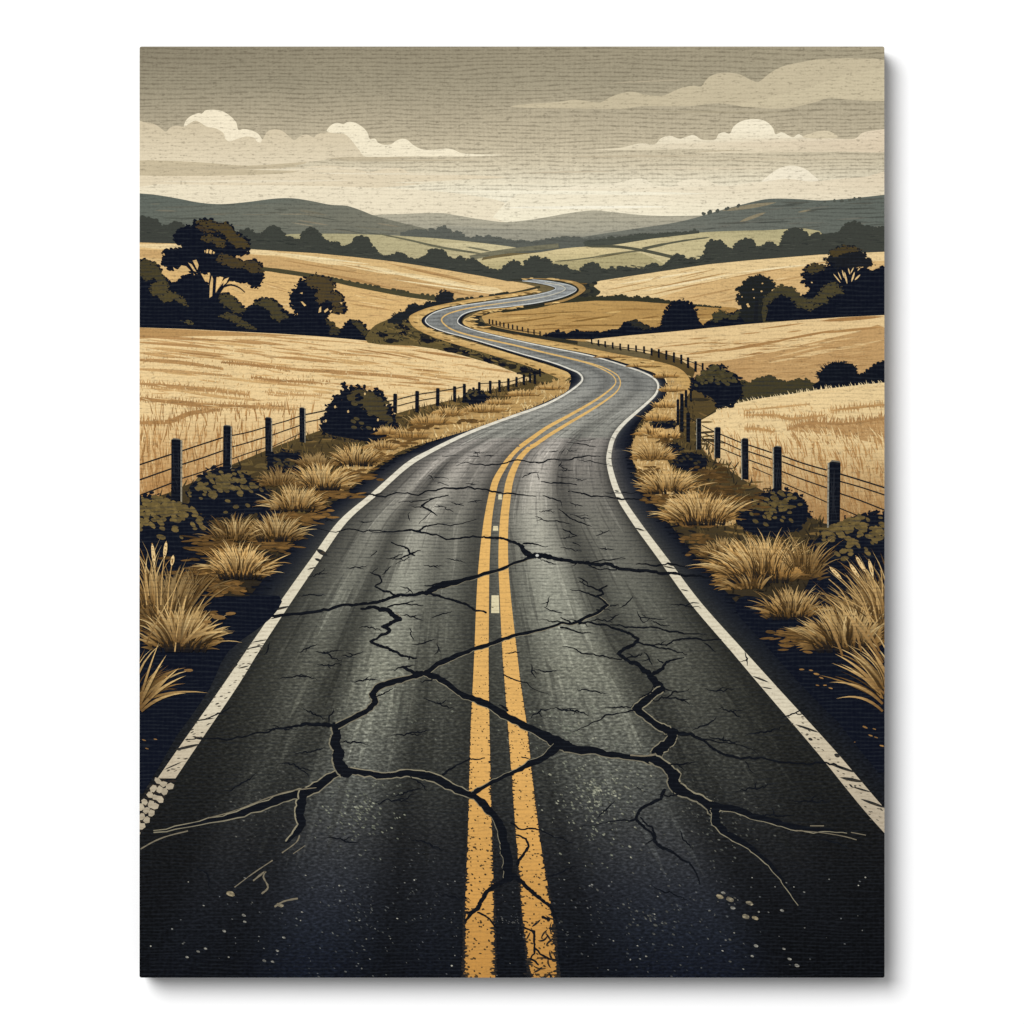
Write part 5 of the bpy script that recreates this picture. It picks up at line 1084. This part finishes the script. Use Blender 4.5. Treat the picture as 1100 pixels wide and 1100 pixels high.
# ---- bushes on the verges
def leafy_bush(cx, cy, rx, ry, leafcol, n, lit=(0, -.4), name='printed_bush', label=None, base=NAVY, lsz=3.0, outline=None):
    k = Ink()
    O = outline or [(cx+cos(a)*rx*(1+random.uniform(-.08, .08)), cy+sin(a)*ry*(1+random.uniform(-.08, .08))) for a in [2*pi*i/22 for i in range(22)]]
    foliage(k, O, lsz*.75, base)
    o = k.build(name, M_DARK, ROOT, label)
    k = Ink(); xs = [p[0] for p in O]; ys = [p[1] for p in O]
    c = 0; tries = 0
    while c < n and tries < n*30:
        tries += 1
        x, y = random.uniform(min(xs), max(xs)), random.uniform(min(ys), max(ys))
        if not inside(O, x, y): continue
        u, v = (x-cx)/rx, (y-cy)/ry
        if random.random() > exp(-(((u-lit[0])/.75)**2+((v-lit[1])/.45)**2)): continue
        q = lsz*random.uniform(.55, 1.1)
        disc(k, x, y, q, q*.58, jit(leafcol, .14), 0, random.uniform(-.3, .9), 8); c += 1
    k.build('lit_leaves', M_DARK, o)
    return o
# bush by the left fence
def bush_fence():
    O = [(347, 464), (344, 459), (351, 453), (346, 449), (350, 444), (355, 440), (352, 435), (357, 434), (362, 438), (362, 433), (358, 427), (357, 424), (361, 425), (367, 430), (366, 424), (368, 421), (371, 424), (369, 417), (367, 413), (371, 413), (374, 419), (379, 422), (382, 416), (385, 416), (387, 420), (390, 418), (394, 421), (399, 421), (403, 418), (407, 421), (406, 428), (411, 430), (415, 428), (414, 435), (419, 441), (422, 449), (428, 458), (425, 466), (418, 471), (408, 474), (392, 474), (375, 471), (358, 468)]
    k = Ink(); foliage(k, O, 2.2, NAVY)
    for _ in range(40):
        a = random.uniform(.05, pi-.05); x, y = 386+cos(a)*37, 458-sin(a)*38
        disc(k, x, y, 3, 1.7, NAVY, 2, -a+random.uniform(-.4, .4))
    for _ in range(60):
        a = random.uniform(.02, pi-.02); q = random.uniform(.9, 1.16); x, y = 386+cos(a)*36*q, 460-sin(a)*40*q
        blade(k, 386+cos(a)*26, 458-sin(a)*26, math.degrees(a)+random.uniform(-8, 8), 14*q, 1.6, NAVY, NAVY, 0, 3, 3)
        disc(k, x, y, random.uniform(1.6, 3.2), random.uniform(1, 1.8), NAVY, 3, -a+random.uniform(-.7, .7), 7, .2)
    o = k.build('printed_bush', M_DARK, ROOT, 'tall spiky dark bush standing on the left fence line')
    k = Ink()
    foliage(k, [(377, 424), (384, 418), (390, 421), (399, 422), (404, 427), (410, 432), (413, 438), (418, 446), (421, 452), (414, 452), (408, 450), (404, 444), (396, 443), (390, 436), (382, 432), (374, 428)], 2.1, (74, 64, 38))
    for _ in range(24): disc(k, random.uniform(378, 420), random.uniform(424, 462), 3.4, 1.8, random.choice([(80, 70, 42), NAVY]), 3, random.uniform(-.5, .5))
    k.build('lit_leaves', M_DARK, o)
    k = Ink()
    for x, y in ((374, 442), (392, 423), (406, 451), (360, 437), (350, 452), (402, 461)): disc(k, x, y, 1.1, 1.5, (214, 180, 120), 0)
    gaps(k, o)
bush_fence()
leafy_bush(502, 428, 22, 8, (80, 70, 42), 20, (-.2, -.8), label='low dark bush at the fifth far left fence post', lsz=2, outline=[(498, 431), (500, 424), (504, 419), (511, 418), (518, 421), (524, 426), (532, 434), (520, 436), (505, 434)])
leafy_bush(770, 415, 26, 20, (76, 68, 40), 90, (0, -.75), label='round bush with an olive top between the two right hand fences', lsz=3.4, outline=[(742, 418), (745, 408), (751, 404), (758, 398), (765, 394), (771, 393), (778, 397), (786, 402), (791, 405), (796, 412), (797, 420), (795, 427), (788, 431), (781, 437), (771, 435), (764, 427), (752, 421)])

def mass(pts, c0, c1, label=None):
    """continuous bank of dry grass with a feathered rim"""
    k = Ink(); P = smooth(pts, 5, True); y0 = min(p[1] for p in P); y1 = max(p[1] for p in P)
    k.add(P, c1, 0)
    for (x, y) in along(P, 1.6):
        blade(k, x, y+2, random.gauss(90, 24), random.uniform(3, 8), 1.8, c1, jit(c1, .08), 0, 1, 3)
    xs = [p[0] for p in P]
    for _ in range(int((max(xs)-min(xs))*(y1-y0)*.05)):
        x, y = random.uniform(min(xs), max(xs)), random.uniform(y0, y1)
        if inside(P, x, y): blade(k, x, y+3, random.gauss(90, 26), random.uniform(3, 9), random.uniform(1, 2), jit(random.choice([c0, c1, mul(c1, .72), mul(c0, .86)]), .06), jit(c0, .06), 0, 2, 3)
    return k.build('printed_grass_bank', M_GRASS, ROOT, label)
mass([(605, 408), (590, 412), (560, 424), (530, 434), (500, 443), (470, 452), (440, 463), (418, 472), (400, 486), (372, 500), (352, 520), (372, 524), (402, 500), (432, 482), (470, 470), (510, 458), (550, 444), (590, 428), (610, 417)], (236, 204, 142), (190, 152, 92))
mass([(712, 398), (724, 408), (734, 424), (726, 446), (728, 462), (716, 478), (718, 500), (740, 524), (770, 540), (790, 560), (760, 562), (735, 550), (706, 534), (686, 506), (680, 480), (688, 462), (704, 445), (714, 430), (718, 414)], (238, 206, 146), (196, 158, 98))
# ---- fences
def fence(name_label, wires, posts, hl):
    f = bpy.data.objects.new('printed_fence', None); COL.objects.link(f); f.parent = ROOT; f['label'] = name_label
    for pts, w_ in wires:
        k = Ink(); P = smooth(pts, 4) if len(pts) > 2 else pts
        ribbon(k, P, w_, (30, 28, 28), 0); k.build('wire', M_DARK, f)
    for (x, y0, y1, wd) in posts:
        p = Ink(); h = wd/2; ln = random.uniform(-.25, .25)*wd*.3
        p.add([(x-h+ln, y0+wd*.1), (x-h*.5+ln, y0-wd*.06), (x+h*.7+ln, y0), (x+h+ln, y0+wd*.12), (x+h, y1), (x-h, y1-1)], (8, 12, 23), 0)
        if wd > 4.5:
            if hl > 0: p.add([(x+h+ln, y0+wd*.1), (x+h+ln+wd*.19, y0+wd*.16), (x+h+wd*.17, y1), (x+h, y1)], (150, 142, 122), 1)
            else: p.add([(x-h+ln, y0+wd*.1), (x-h+ln-wd*.16, y0+wd*.16), (x-h-wd*.14, y1), (x-h, y1)], (150, 146, 130), 1)
            p.add([(x-h+ln, y0+wd*.1), (x-h*.5+ln, y0-wd*.10), (x+h*.8+ln, y0-wd*.02), (x+h+ln, y0+wd*.14), (x+h*.6+ln, y0+wd*.1), (x-h*.4+ln, y0+wd*.04)], (108, 104, 92), 2)
            for _ in range(int(wd)): stroke(p, (x+random.uniform(-.7, .7)*h, random.uniform(y0+4, y1-12)), (x+random.uniform(-.7, .7)*h, random.uniform(y0+12, y1-2)), .7, (34, 36, 42), 3)
        p.build('fence_post', M_DARK, f)
    return f
fence('left wire fence with dark wooden posts',
      [([(140, 502.5), (184, 488)], 1.5), ([(195, 484.5), (216, 477.5), (239.5, 470)], 1.4), ([(248, 468), (266, 464.5), (285, 459)], 1.2), ([(292, 456.5), (308, 452), (322, 447)], 1.1), ([(327, 445.5), (352, 440.5)], 1.1),
       ([(140, 519), (184, 503.5)], 1.5), ([(195, 499), (217, 492), (239.5, 484)], 1.4), ([(248, 480.5), (266, 475.5), (285, 469.5)], 1.2), ([(292, 467.5), (322, 457)], 1.1), ([(327, 454), (346, 450)], 1),
       ([(140, 536), (184, 519)], 1.4), ([(195, 514), (217, 507), (239.5, 498)], 1.2), ([(248, 493.5), (266, 487), (285, 481)], 1), ([(292, 480), (322, 466)], .8),
       ([(427, 429), (447, 424), (470, 420.5), (488, 417.5), (499, 415)], .9), ([(427, 436), (447, 431), (470, 427)], .8), ([(415, 431), (424, 430)], .9), ([(515, 412), (546, 410), (562, 405), (580, 400)], .7), ([(555, 401), (575, 399), (580, 397.5)], 1.6)],
      [(189, 471.5, 540, 10), (243.5, 457, 506, 8), (288.3, 448.5, 491, 6.4), (324.6, 438, 475.5, 5.4), (424.2, 423, 444, 4), (447.8, 420, 443.5, 3.9), (470, 417, 437, 3.6), (488.3, 415, 432, 3.2), (498.7, 412.3, 432, 3.1), (514.7, 410.5, 420, 2.6), (526.5, 409, 423.5, 2.7), (536.5, 408.3, 421.5, 2.6), (546, 406.5, 420.5, 2.6), (554.6, 405, 416, 2.4), (562.6, 402, 414, 2.5), (569.3, 401, 411.5, 2.3), (574.4, 399, 413, 2.5), (580, 396, 405, 2)], 1)
fence('right wire fence with dark wooden posts',
      [([(754, 457), (768, 464)], 1), ([(774, 466.5), (785, 471), (797, 476)], 1.2), ([(804, 478), (829, 486.3)], 1.4), ([(840, 489.5), (862, 497.5), (888, 505)], 1.5), ([(902, 509), (925, 516), (960, 527)], 1.6),
       ([(754, 464), (768, 471)], .9), ([(774, 473.5), (797, 484)], 1.1), ([(804, 485), (829, 493.3)], 1.3), ([(840, 496), (862, 504), (888, 512)], 1.4), ([(902, 517), (925, 523.5), (960, 535)], 1.4),
       ([(754, 471), (768, 479)], .9), ([(774, 481.5), (797, 491)], 1), ([(804, 494), (829, 503)], 1.2), ([(840, 506.5), (862, 515), (888, 524)], 1.3), ([(902, 530), (925, 538), (960, 552)], 1.4),
       ([(808, 502), (829, 511)], .9), ([(840, 518.5), (862, 528), (888, 539.5)], 1.1), ([(902, 546), (924, 555)], 1.2), ([(741, 449), (751, 455)], .8), ([(735, 430), (740, 444)], .8)],
      [(728, 429, 457, 2.8), (732.2, 423, 464.5, 3.8), (736.8, 419, 438, 2.8), (742, 419.5, 432, 2.2), (739.2, 443.5, 475.5, 4), (750.8, 449.5, 483.5, 4.6), (770.8, 459, 492.5, 5.8), (800.6, 471, 515.5, 6.8), (835.5, 479.5, 529, 8.4), (896, 495.5, 572, 12)], -1)
fence('far right fence of short posts along the bend', [([(640, 369), (675, 374), (708, 379), (740, 388), (755, 394)], .7)],
      [(635.5, 364.5, 370, 1.6), (642.7, 365, 372, 1.7), (650, 366.5, 373.5, 1.7), (658, 367.8, 375, 1.8), (666, 369, 376.5, 1.8), (674.8, 370, 377, 1.8), (683.2, 371, 378, 1.9), (691.8, 372, 380, 2), (699.8, 374, 382.5, 2.1), (707.6, 375, 385, 2.1), (715.6, 376.5, 387, 2.2), (723.8, 378.5, 390, 2.2), (731.8, 381, 391.5, 2.3), (739, 384, 396, 2.5), (747, 388, 400, 2.5), (754.6, 390, 398, 2)], 0)
fence('tiny fence inside the far bend', [([(522, 347), (545, 353), (580, 358)], .5)], [(x, 345+(x-525)*.24-2.5, 345+(x-525)*.24+3, 1.3) for x in (525.5, 529, 533, 537, 541, 546, 550.5, 555.5, 561, 567, 573.5, 580, 586.5)], 0)

# ---- foreground bushes and grass tufts
leafy_bush(240, 532, 44, 30, (104, 88, 50), 105, (-.05, -.45), label='low leafy bush under the second left fence post', lsz=3.6, outline=[(203, 530), (207, 520), (214, 512), (224, 506), (236, 503), (250, 504), (262, 508), (272, 514), (282, 522), (290, 530), (288, 542), (276, 550), (255, 556), (225, 556), (205, 545)])
leafy_bush(182, 565, 55, 40, (112, 94, 52), 130, (-.1, -.55), label='leafy bush at the foot of the nearest left fence post', lsz=4.6, outline=[(140, 538), (152, 534), (165, 532), (180, 536), (192, 541), (205, 545), (215, 552), (222, 560), (228, 572), (230, 584), (226, 600), (215, 610), (190, 618), (165, 616), (140, 622)])
leafy_bush(306, 497, 20, 12, (70, 60, 36), 20, (0, 0), label='dark low bush between the left posts', lsz=3)
leafy_bush(310, 565, 0.1, 0.1, (70, 60, 36), 0, label='dark hollow under a tuft', outline=[(276, 550), (290, 540), (302, 545), (300, 560), (284, 566)], lsz=2)
leafy_bush(836, 552, 42, 28, (100, 84, 46), 95, (-.25, -.4), label='leafy bush under the second nearest right fence post', lsz=3.5, outline=[(792, 556), (798, 545), (808, 536), (820, 530), (834, 527), (848, 528), (860, 534), (867, 543), (868, 554), (860, 566), (845, 574), (820, 576), (800, 570)])
leafy_bush(922, 585, 50, 34, (108, 90, 50), 120, (-.1, -.5), label='leafy bush at the foot of the nearest right fence post', lsz=4.4, outline=[(868, 595), (876, 580), (890, 568), (905, 560), (922, 555), (940, 552), (960, 554), (960, 640), (930, 640), (900, 630), (880, 615)])
leafy_bush(742, 496, 18, 9, (60, 52, 34), 14, (0, -.2), label='dark low bush beside the right fence', lsz=2.6)
leafy_bush(713, 456, 14, 5, (66, 58, 36), 12, (0, -.3), label='small dark shrub in the right verge', lsz=2)
leafy_bush(722, 482, 10, 5, (60, 52, 34), 6, (0, -.3), label='small dark shrub below the right verge shrub', lsz=2)
# near-black ground pools under the foreground tufts
k = Ink()
for O in ([(140, 600), (175, 600), (215, 606), (235, 618), (240, 640), (300, 640), (290, 665), (245, 700), (225, 740), (190, 790), (140, 850)],
          [(960, 630), (900, 618), (878, 605), (860, 640), (830, 645), (800, 640), (790, 655), (820, 690), (860, 735), (900, 775), (960, 830)]):
    k = Ink(); k.add(smooth(O, 3, True), NAVY, 0); k.build('printed_dark_ground', M_DARK, ROOT)

LO, MI, HI = (80, 58, 28), (176, 128, 64), (240, 202, 134)
def tuft(cx, cy, hw, h, n, lean=0, bright=1.0, base=True, spread=75, wd=1.8, seed=None, under=True, label=None, curl=.18):
    k = Ink(); big = h >= 18
    lo, mi, hi = mul(LO, .45+.5*bright), mul(MI, bright), mul(HI, min(1.05, bright*1.05))
    pale = mix(mi, hi, .72); root = mul(lo, .62) if under else lo
    def shade(x, y):                                 # printed ink runs from pale tips to brown roots
        t = (cy+h*.18-y)/(h*.72)
        return mix(root, mi, t/.42) if t < .42 else mix(mi, pale, (t-.42)/.45)
    sx = sin(math.radians(lean)); p1, p2 = random.uniform(0, 6), random.uniform(0, 6)
    if base:
        O = []; m = 60
        for i in range(m):
            a = 2*pi*i/m; up = sin(a) < 0
            q = (1+.13*sin(3*a+p1)+.10*sin(5*a+p2)+random.uniform(-.06, .06))*(1 if up else random.uniform(.6, 1.4))
            y = cy+sin(a)*(h*(.46 if big else .58) if up else h*.13)*q
            O.append((cx+cos(a)*hw*q*(.74 if big else .92) - sx*(cy-y)*.8, y))
        k.add_sliced(O, lambda p: shade(*p), 0, max(2, h/9))
        for i in range(int(hw*(2.4 if big else 3.0))):   # feathered rim
            a = math.radians(random.uniform(-20, 200)); rr = random.uniform(.6, .9)
            x = cx+cos(a)*hw*rr*.85; y = cy-sin(a)*h*.5*rr
            x -= sx*(cy-y)*.8
            ang = 90+(math.degrees(a)-90)*.70+lean+random.gauss(0, 7)
            ln = h*random.uniform(.22, .55)*(.75+.45*abs(sin(a)))
            blade(k, x, y, ang, ln, wd*random.uniform(.7, 1.4), shade(x, y), mix(shade(x, y-ln*.5), pale, .3), curl*.8*(1 if ang > 90 else -1), 1, 4)
    N = int(n*(.95 if big else .5))
    order = []
    for i in range(N):
        u = max(-1, min(1, random.gauss(0, .55))); order.append(u)
    for i, u in enumerate(order):
        f = i/N; x = cx+u*hw*(.55 if big else .8)+random.gauss(0, hw*.08)
        ang = 90-u*spread*random.uniform(.75, 1.15)+lean+random.gauss(0, 6)
        ln = h*random.uniform(.55, 1.05)*(1+.12*abs(u))
        y = cy+h*random.uniform(-.16, .10)*(1-.5*abs(u))
        dk = random.random() < (.42 if h > 30 else .30 if big else .22)
        if dk: c0, c1 = mul(root, .9), mix(lo, mi, random.uniform(.1, .8)); ln *= .72
        elif f < .4: c0, c1 = root, mix(mi, pale, random.uniform(0, .6))
        else: c0, c1 = mix(root, mi, random.uniform(.3, .9)), mix(pale, (244, 214, 152) if bright > .8 else pale, random.uniform(0, 1))
        blade(k, x, y, ang, ln, wd*random.uniform(.5, 1.15)*(.8 if dk else 1), c0, c1, curl*(1 if ang > 90 else -1)*random.uniform(.4, 1.6), 2 if f < .5 else 3, 5)
    if under:                                        # dark gaps between the roots
        for i in range(int(hw*.7)):
            u = random.uniform(-.7, .7); blade(k, cx+u*hw*.8, cy+h*.19, 90-u*40+lean, h*random.uniform(.10, .38), wd*random.uniform(.7, 1.5), (14, 15, 22), (50, 38, 24), 0, 4, 3)
    return k.build('printed_grass_tuft', M_GRASS, ROOT, label)
def sqrt1(u): return math.sqrt(max(0, 1-u*u))
def ragged(cx, cy, hw, h, n, bright=.62):
    """low clump of flattened brown grass"""
    k = Ink(); c = mul(MI, bright); cx += (-13 if cx < 500 else 6 if cx < 640 else 9); hw *= .85
    for _ in range(n):
        u = random.gauss(0, .45); v = random.gauss(0, .4)
        x, y = cx+u*hw, cy+v*h; l = random.uniform(.25, .6)*hw
        stroke(k, (x-l*.5, y), (x+l*.5, y+random.uniform(-.15, .15)*l), random.uniform(1.4, 3.2), jit(c, .22), 0)
    return k.build('printed_grass_tuft', M_GRASS, ROOT)
# left verge, back to front
for a in ((560, 425, 20, 8, 34), (590, 418, 16, 7, 24), (535, 434, 16, 8, 24)): tuft(*a, spread=60, wd=1.1, bright=.92, under=False)
for a in ((520, 442, 26, 10, 60), (482, 446, 20, 12, 46), (462, 455, 26, 13, 60), (440, 470, 24, 15, 60), (415, 466, 14, 10, 24)): tuft(*a, spread=60, wd=1.3, bright=.92, under=False)
for a in ((468, 459, 20, 4, 24), (440, 476, 30, 6, 34), (415, 490, 26, 7, 34), (500, 452, 20, 3, 20)): ragged(*a)
tuft(410, 482, 20, 12, 50, bright=.9, wd=1.4, under=False)
ragged(395, 512, 34, 9, 50); tuft(383, 497, 30, 22, 130, bright=1.0, wd=1.6)
tuft(340, 500, 22, 16, 50, bright=.7, wd=1.6, under=False)
ragged(370, 530, 36, 9, 50); tuft(345, 522, 36, 26, 170, bright=1.0, wd=1.8)
tuft(300, 520, 26, 20, 60, bright=.7, wd=1.7, under=False)
ragged(335, 556, 38, 10, 60, .66); tuft(318, 545, 34, 26, 150, bright=.92, wd=1.8)
ragged(305, 585, 36, 12, 60, .62); tuft(297, 577, 34, 26, 130, bright=.84, wd=1.9)
tuft(250, 580, 30, 28, 70, bright=.72, wd=2, under=False, base=False)
ragged(240, 586, 40, 12, 60, .55); ragged(280, 602, 30, 12, 40, .6)
tuft(255, 575, 24, 22, 50, bright=.82, wd=1.6, under=False, base=False)
ragged(225, 618, 44, 16, 70, .55); ragged(250, 632, 36, 10, 50, .66)
tuft(258, 616, 38, 34, 170, bright=1.05, wd=2.3, spread=80, label='brightest pale tuft on the left verge')
tuft(205, 634, 34, 26, 60, bright=.62, wd=2, under=False, base=False)
ragged(235, 662, 26, 6, 18, .5)
tuft(178, 668, 46, 60, 120, lean=6, bright=.66, wd=2.8, spread=55, base=True, under=False)
tuft(160, 650, 26, 62, 40, lean=8, bright=.85, wd=2.2, spread=45, base=False, under=False)
tuft(196, 692, 44, 44, 90, lean=-6, bright=.82, wd=3.2, spread=78, label='coarse tuft with splayed blades at the left edge')
tuft(148, 752, 26, 62, 30, lean=-36, bright=.85, wd=3.4, spread=48, base=False, under=False)
# right verge
for a in ((655, 384, 20, 4, 20), (690, 394, 18, 5, 20), (715, 405, 16, 8, 24), (722, 420, 14, 8, 24)): tuft(*a, spread=50, wd=1.1, bright=.95, under=False)
for a in ((714, 437, 12, 10, 40), (706, 451, 15, 12, 50), (700, 467, 17, 13, 50), (716, 470, 18, 11, 40)): tuft(*a, spread=60, wd=1.3, bright=1.0, under=False)
ragged(708, 474, 12, 9, 22, .5); ragged(755, 510, 26, 12, 50, .5); ragged(830, 525, 0.1, 0.1, 1)
tuft(702, 492, 25, 20, 110, bright=1.0, wd=1.5, under=False); pass
ragged(690, 512, 24, 12, 50, .6); ragged(760, 530, 30, 12, 50, .5)
ragged(700, 535, 26, 12, 50, .6); tuft(718, 526, 36, 26, 170, bright=1.0, wd=1.7)
ragged(790, 540, 30, 16, 50, .5); ragged(735, 560, 26, 10, 40, .6)
tuft(752, 558, 46, 34, 230, bright=1.02, wd=2.0, lean=8, label='broad pale tuft in the middle of the right verge')
ragged(740, 578, 24, 6, 30, .6); ragged(755, 592, 26, 8, 40, .62)
tuft(775, 596, 28, 20, 90, bright=.78, wd=1.8)
tuft(855, 618, 34, 34, 80, bright=.66, wd=2, spread=60, under=False)
ragged(780, 625, 26, 8, 40, .66)
tuft(815, 618, 54, 44, 260, bright=1.04, wd=2.4, lean=18, spread=62, label='largest pale tuft, combed to the left, on the right verge')
tuft(802, 632, 34, 20, 50, bright=.8, wd=2.4, lean=30, base=False, under=False)
tuft(862, 610, 30, 40, 60, bright=.8, wd=2, spread=45, base=False, under=False)
tuft(850, 660, 36, 32, 90, bright=.84, wd=2.1, spread=75)
ragged(850, 688, 34, 10, 60, .6); ragged(835, 680, 26, 5, 20, .6)
tuft(945, 680, 50, 76, 120, bright=.70, wd=2.6, lean=10, spread=50, under=False)
tuft(905, 692, 48, 46, 150, bright=.84, wd=3.0, lean=16, spread=60, label='coarse brown tuft near the right edge')
tuft(950, 665, 34, 70, 50, bright=.9, wd=2.2, lean=16, spread=40, base=False, under=False)
tuft(952, 745, 22, 64, 42, bright=.84, wd=3.4, lean=38, spread=36, base=False, under=False)
# long arching blades and seed heads
def seed_stalks(specs, label):
    k = Ink()
    for (bx, by, tx, ty, head) in specs:
        P = smooth([(bx, by), (bx+(tx-bx)*.35, by+(ty-by)*.55), (tx, ty)], 6)
        ribbon(k, P, [1.5-.8*i/len(P) for i in range(len(P))], (196, 158, 98), 0)
        if head:
            a = P[-1]; dx, dy = P[-1][0]-P[-4][0], P[-1][1]-P[-4][1]; l = hypot(dx, dy); dx, dy = dx/l, dy/l
            stroke(k, (a[0]-dx*3, a[1]-dy*3), (a[0]+dx*head, a[1]+dy*head), 4.0, (238, 204, 142), 1)
            for _ in range(6):
                t = random.random(); disc(k, a[0]+dx*head*t, a[1]+dy*head*t, 1.1, .6, (150, 112, 62), 2, .6, 6)
    return k.build('printed_seed_grass', M_GRASS, ROOT, label)
seed_stalks([(170, 660, 166, 604, 21), (173, 650, 177, 597, 16), (180, 655, 185, 605, 9), (182, 665, 198, 610, 0), (160, 640, 151, 600, 0), (158, 650, 150, 618, 0), (188, 700, 200, 640, 0)], 'seed heads at the left edge')
seed_stalks([(935, 672, 902, 620, 16), (942, 668, 921, 618, 16), (944, 655, 928, 612, 18), (942, 650, 937, 617, 17), (912, 652, 890, 622, 0), (935, 668, 909, 618, 0), (948, 640, 946, 612, 0), (940, 670, 900, 640, 0)], 'seed heads at the right edge')
k = Ink()
for (x, y, a, ln, w_, b) in ((948, 712, 131, 96, 4.2, .12), (945, 700, 128, 60, 3, .12), (905, 705, 118, 64, 3.2, .10), (925, 700, 112, 58, 3.2, .10), (944, 742, 140, 62, 4.4, .14), (948, 756, 158, 62, 4, .24), (948, 764, 165, 52, 3.6, .3), (960, 740, 122, 62, 3.8, .08), (950, 745, 150, 66, 3.4, .1)):
    blade(k, x, y, a, ln, w_, (120, 86, 44), (226, 186, 120), b, 0, 8)
k.build('printed_grass_blades', M_GRASS, ROOT, 'long arching blades at the right edge')
k = Ink()
for (x, y, a, ln, w_, b) in ((150, 758, 62, 62, 4.6, .05), (151, 752, 72, 66, 3, .04), (150, 762, 36, 62, 4.6, .14), (152, 764, 22, 52, 4, .2), (160, 750, 45, 46, 4, .06), (158, 690, 62, 70, 2, .03), (195, 690, 12, 52, 4.6, .16), (200, 688, 25, 44, 4, .1), (196, 688, 62, 56, 3, .04), (192, 690, 80, 54, 3.4, .05), (190, 690, 110, 44, 3.4, .05), (195, 694, 45, 34, 3.2, .05)):
    blade(k, x, y, a, ln, w_, (110, 80, 42), (236, 198, 130), -b if a < 90 else b, 0, 8)
k.build('printed_grass_blades', M_GRASS, ROOT, 'long arching blades at the left edge')
k = Ink()
for x, y, q in ((203, 720, 5), (179, 727, 2.2), (223, 668, 5), (235, 663, 8), (248, 659, 6), (228, 660, 3), (861, 719, 3), (871, 720, 2.4), (877, 724, 3.5), (882, 728, 2.6), (878, 736, 2), (886, 736, 2), (892, 739, 2.4), (929, 781, 3), (939, 783, 2), (935, 790, 2.4), (941, 792, 2.2), (947, 801, 2.6), (918, 797, 1), (155, 795, 2.4), (167, 794, 2), (158, 804, 2)):
    disc(k, x, y, q, q*.32, jit((150, 112, 62), .15), 0, random.uniform(-.1, .4), 8)
k.build('printed_fallen_leaves', M_GRASS, ROOT)
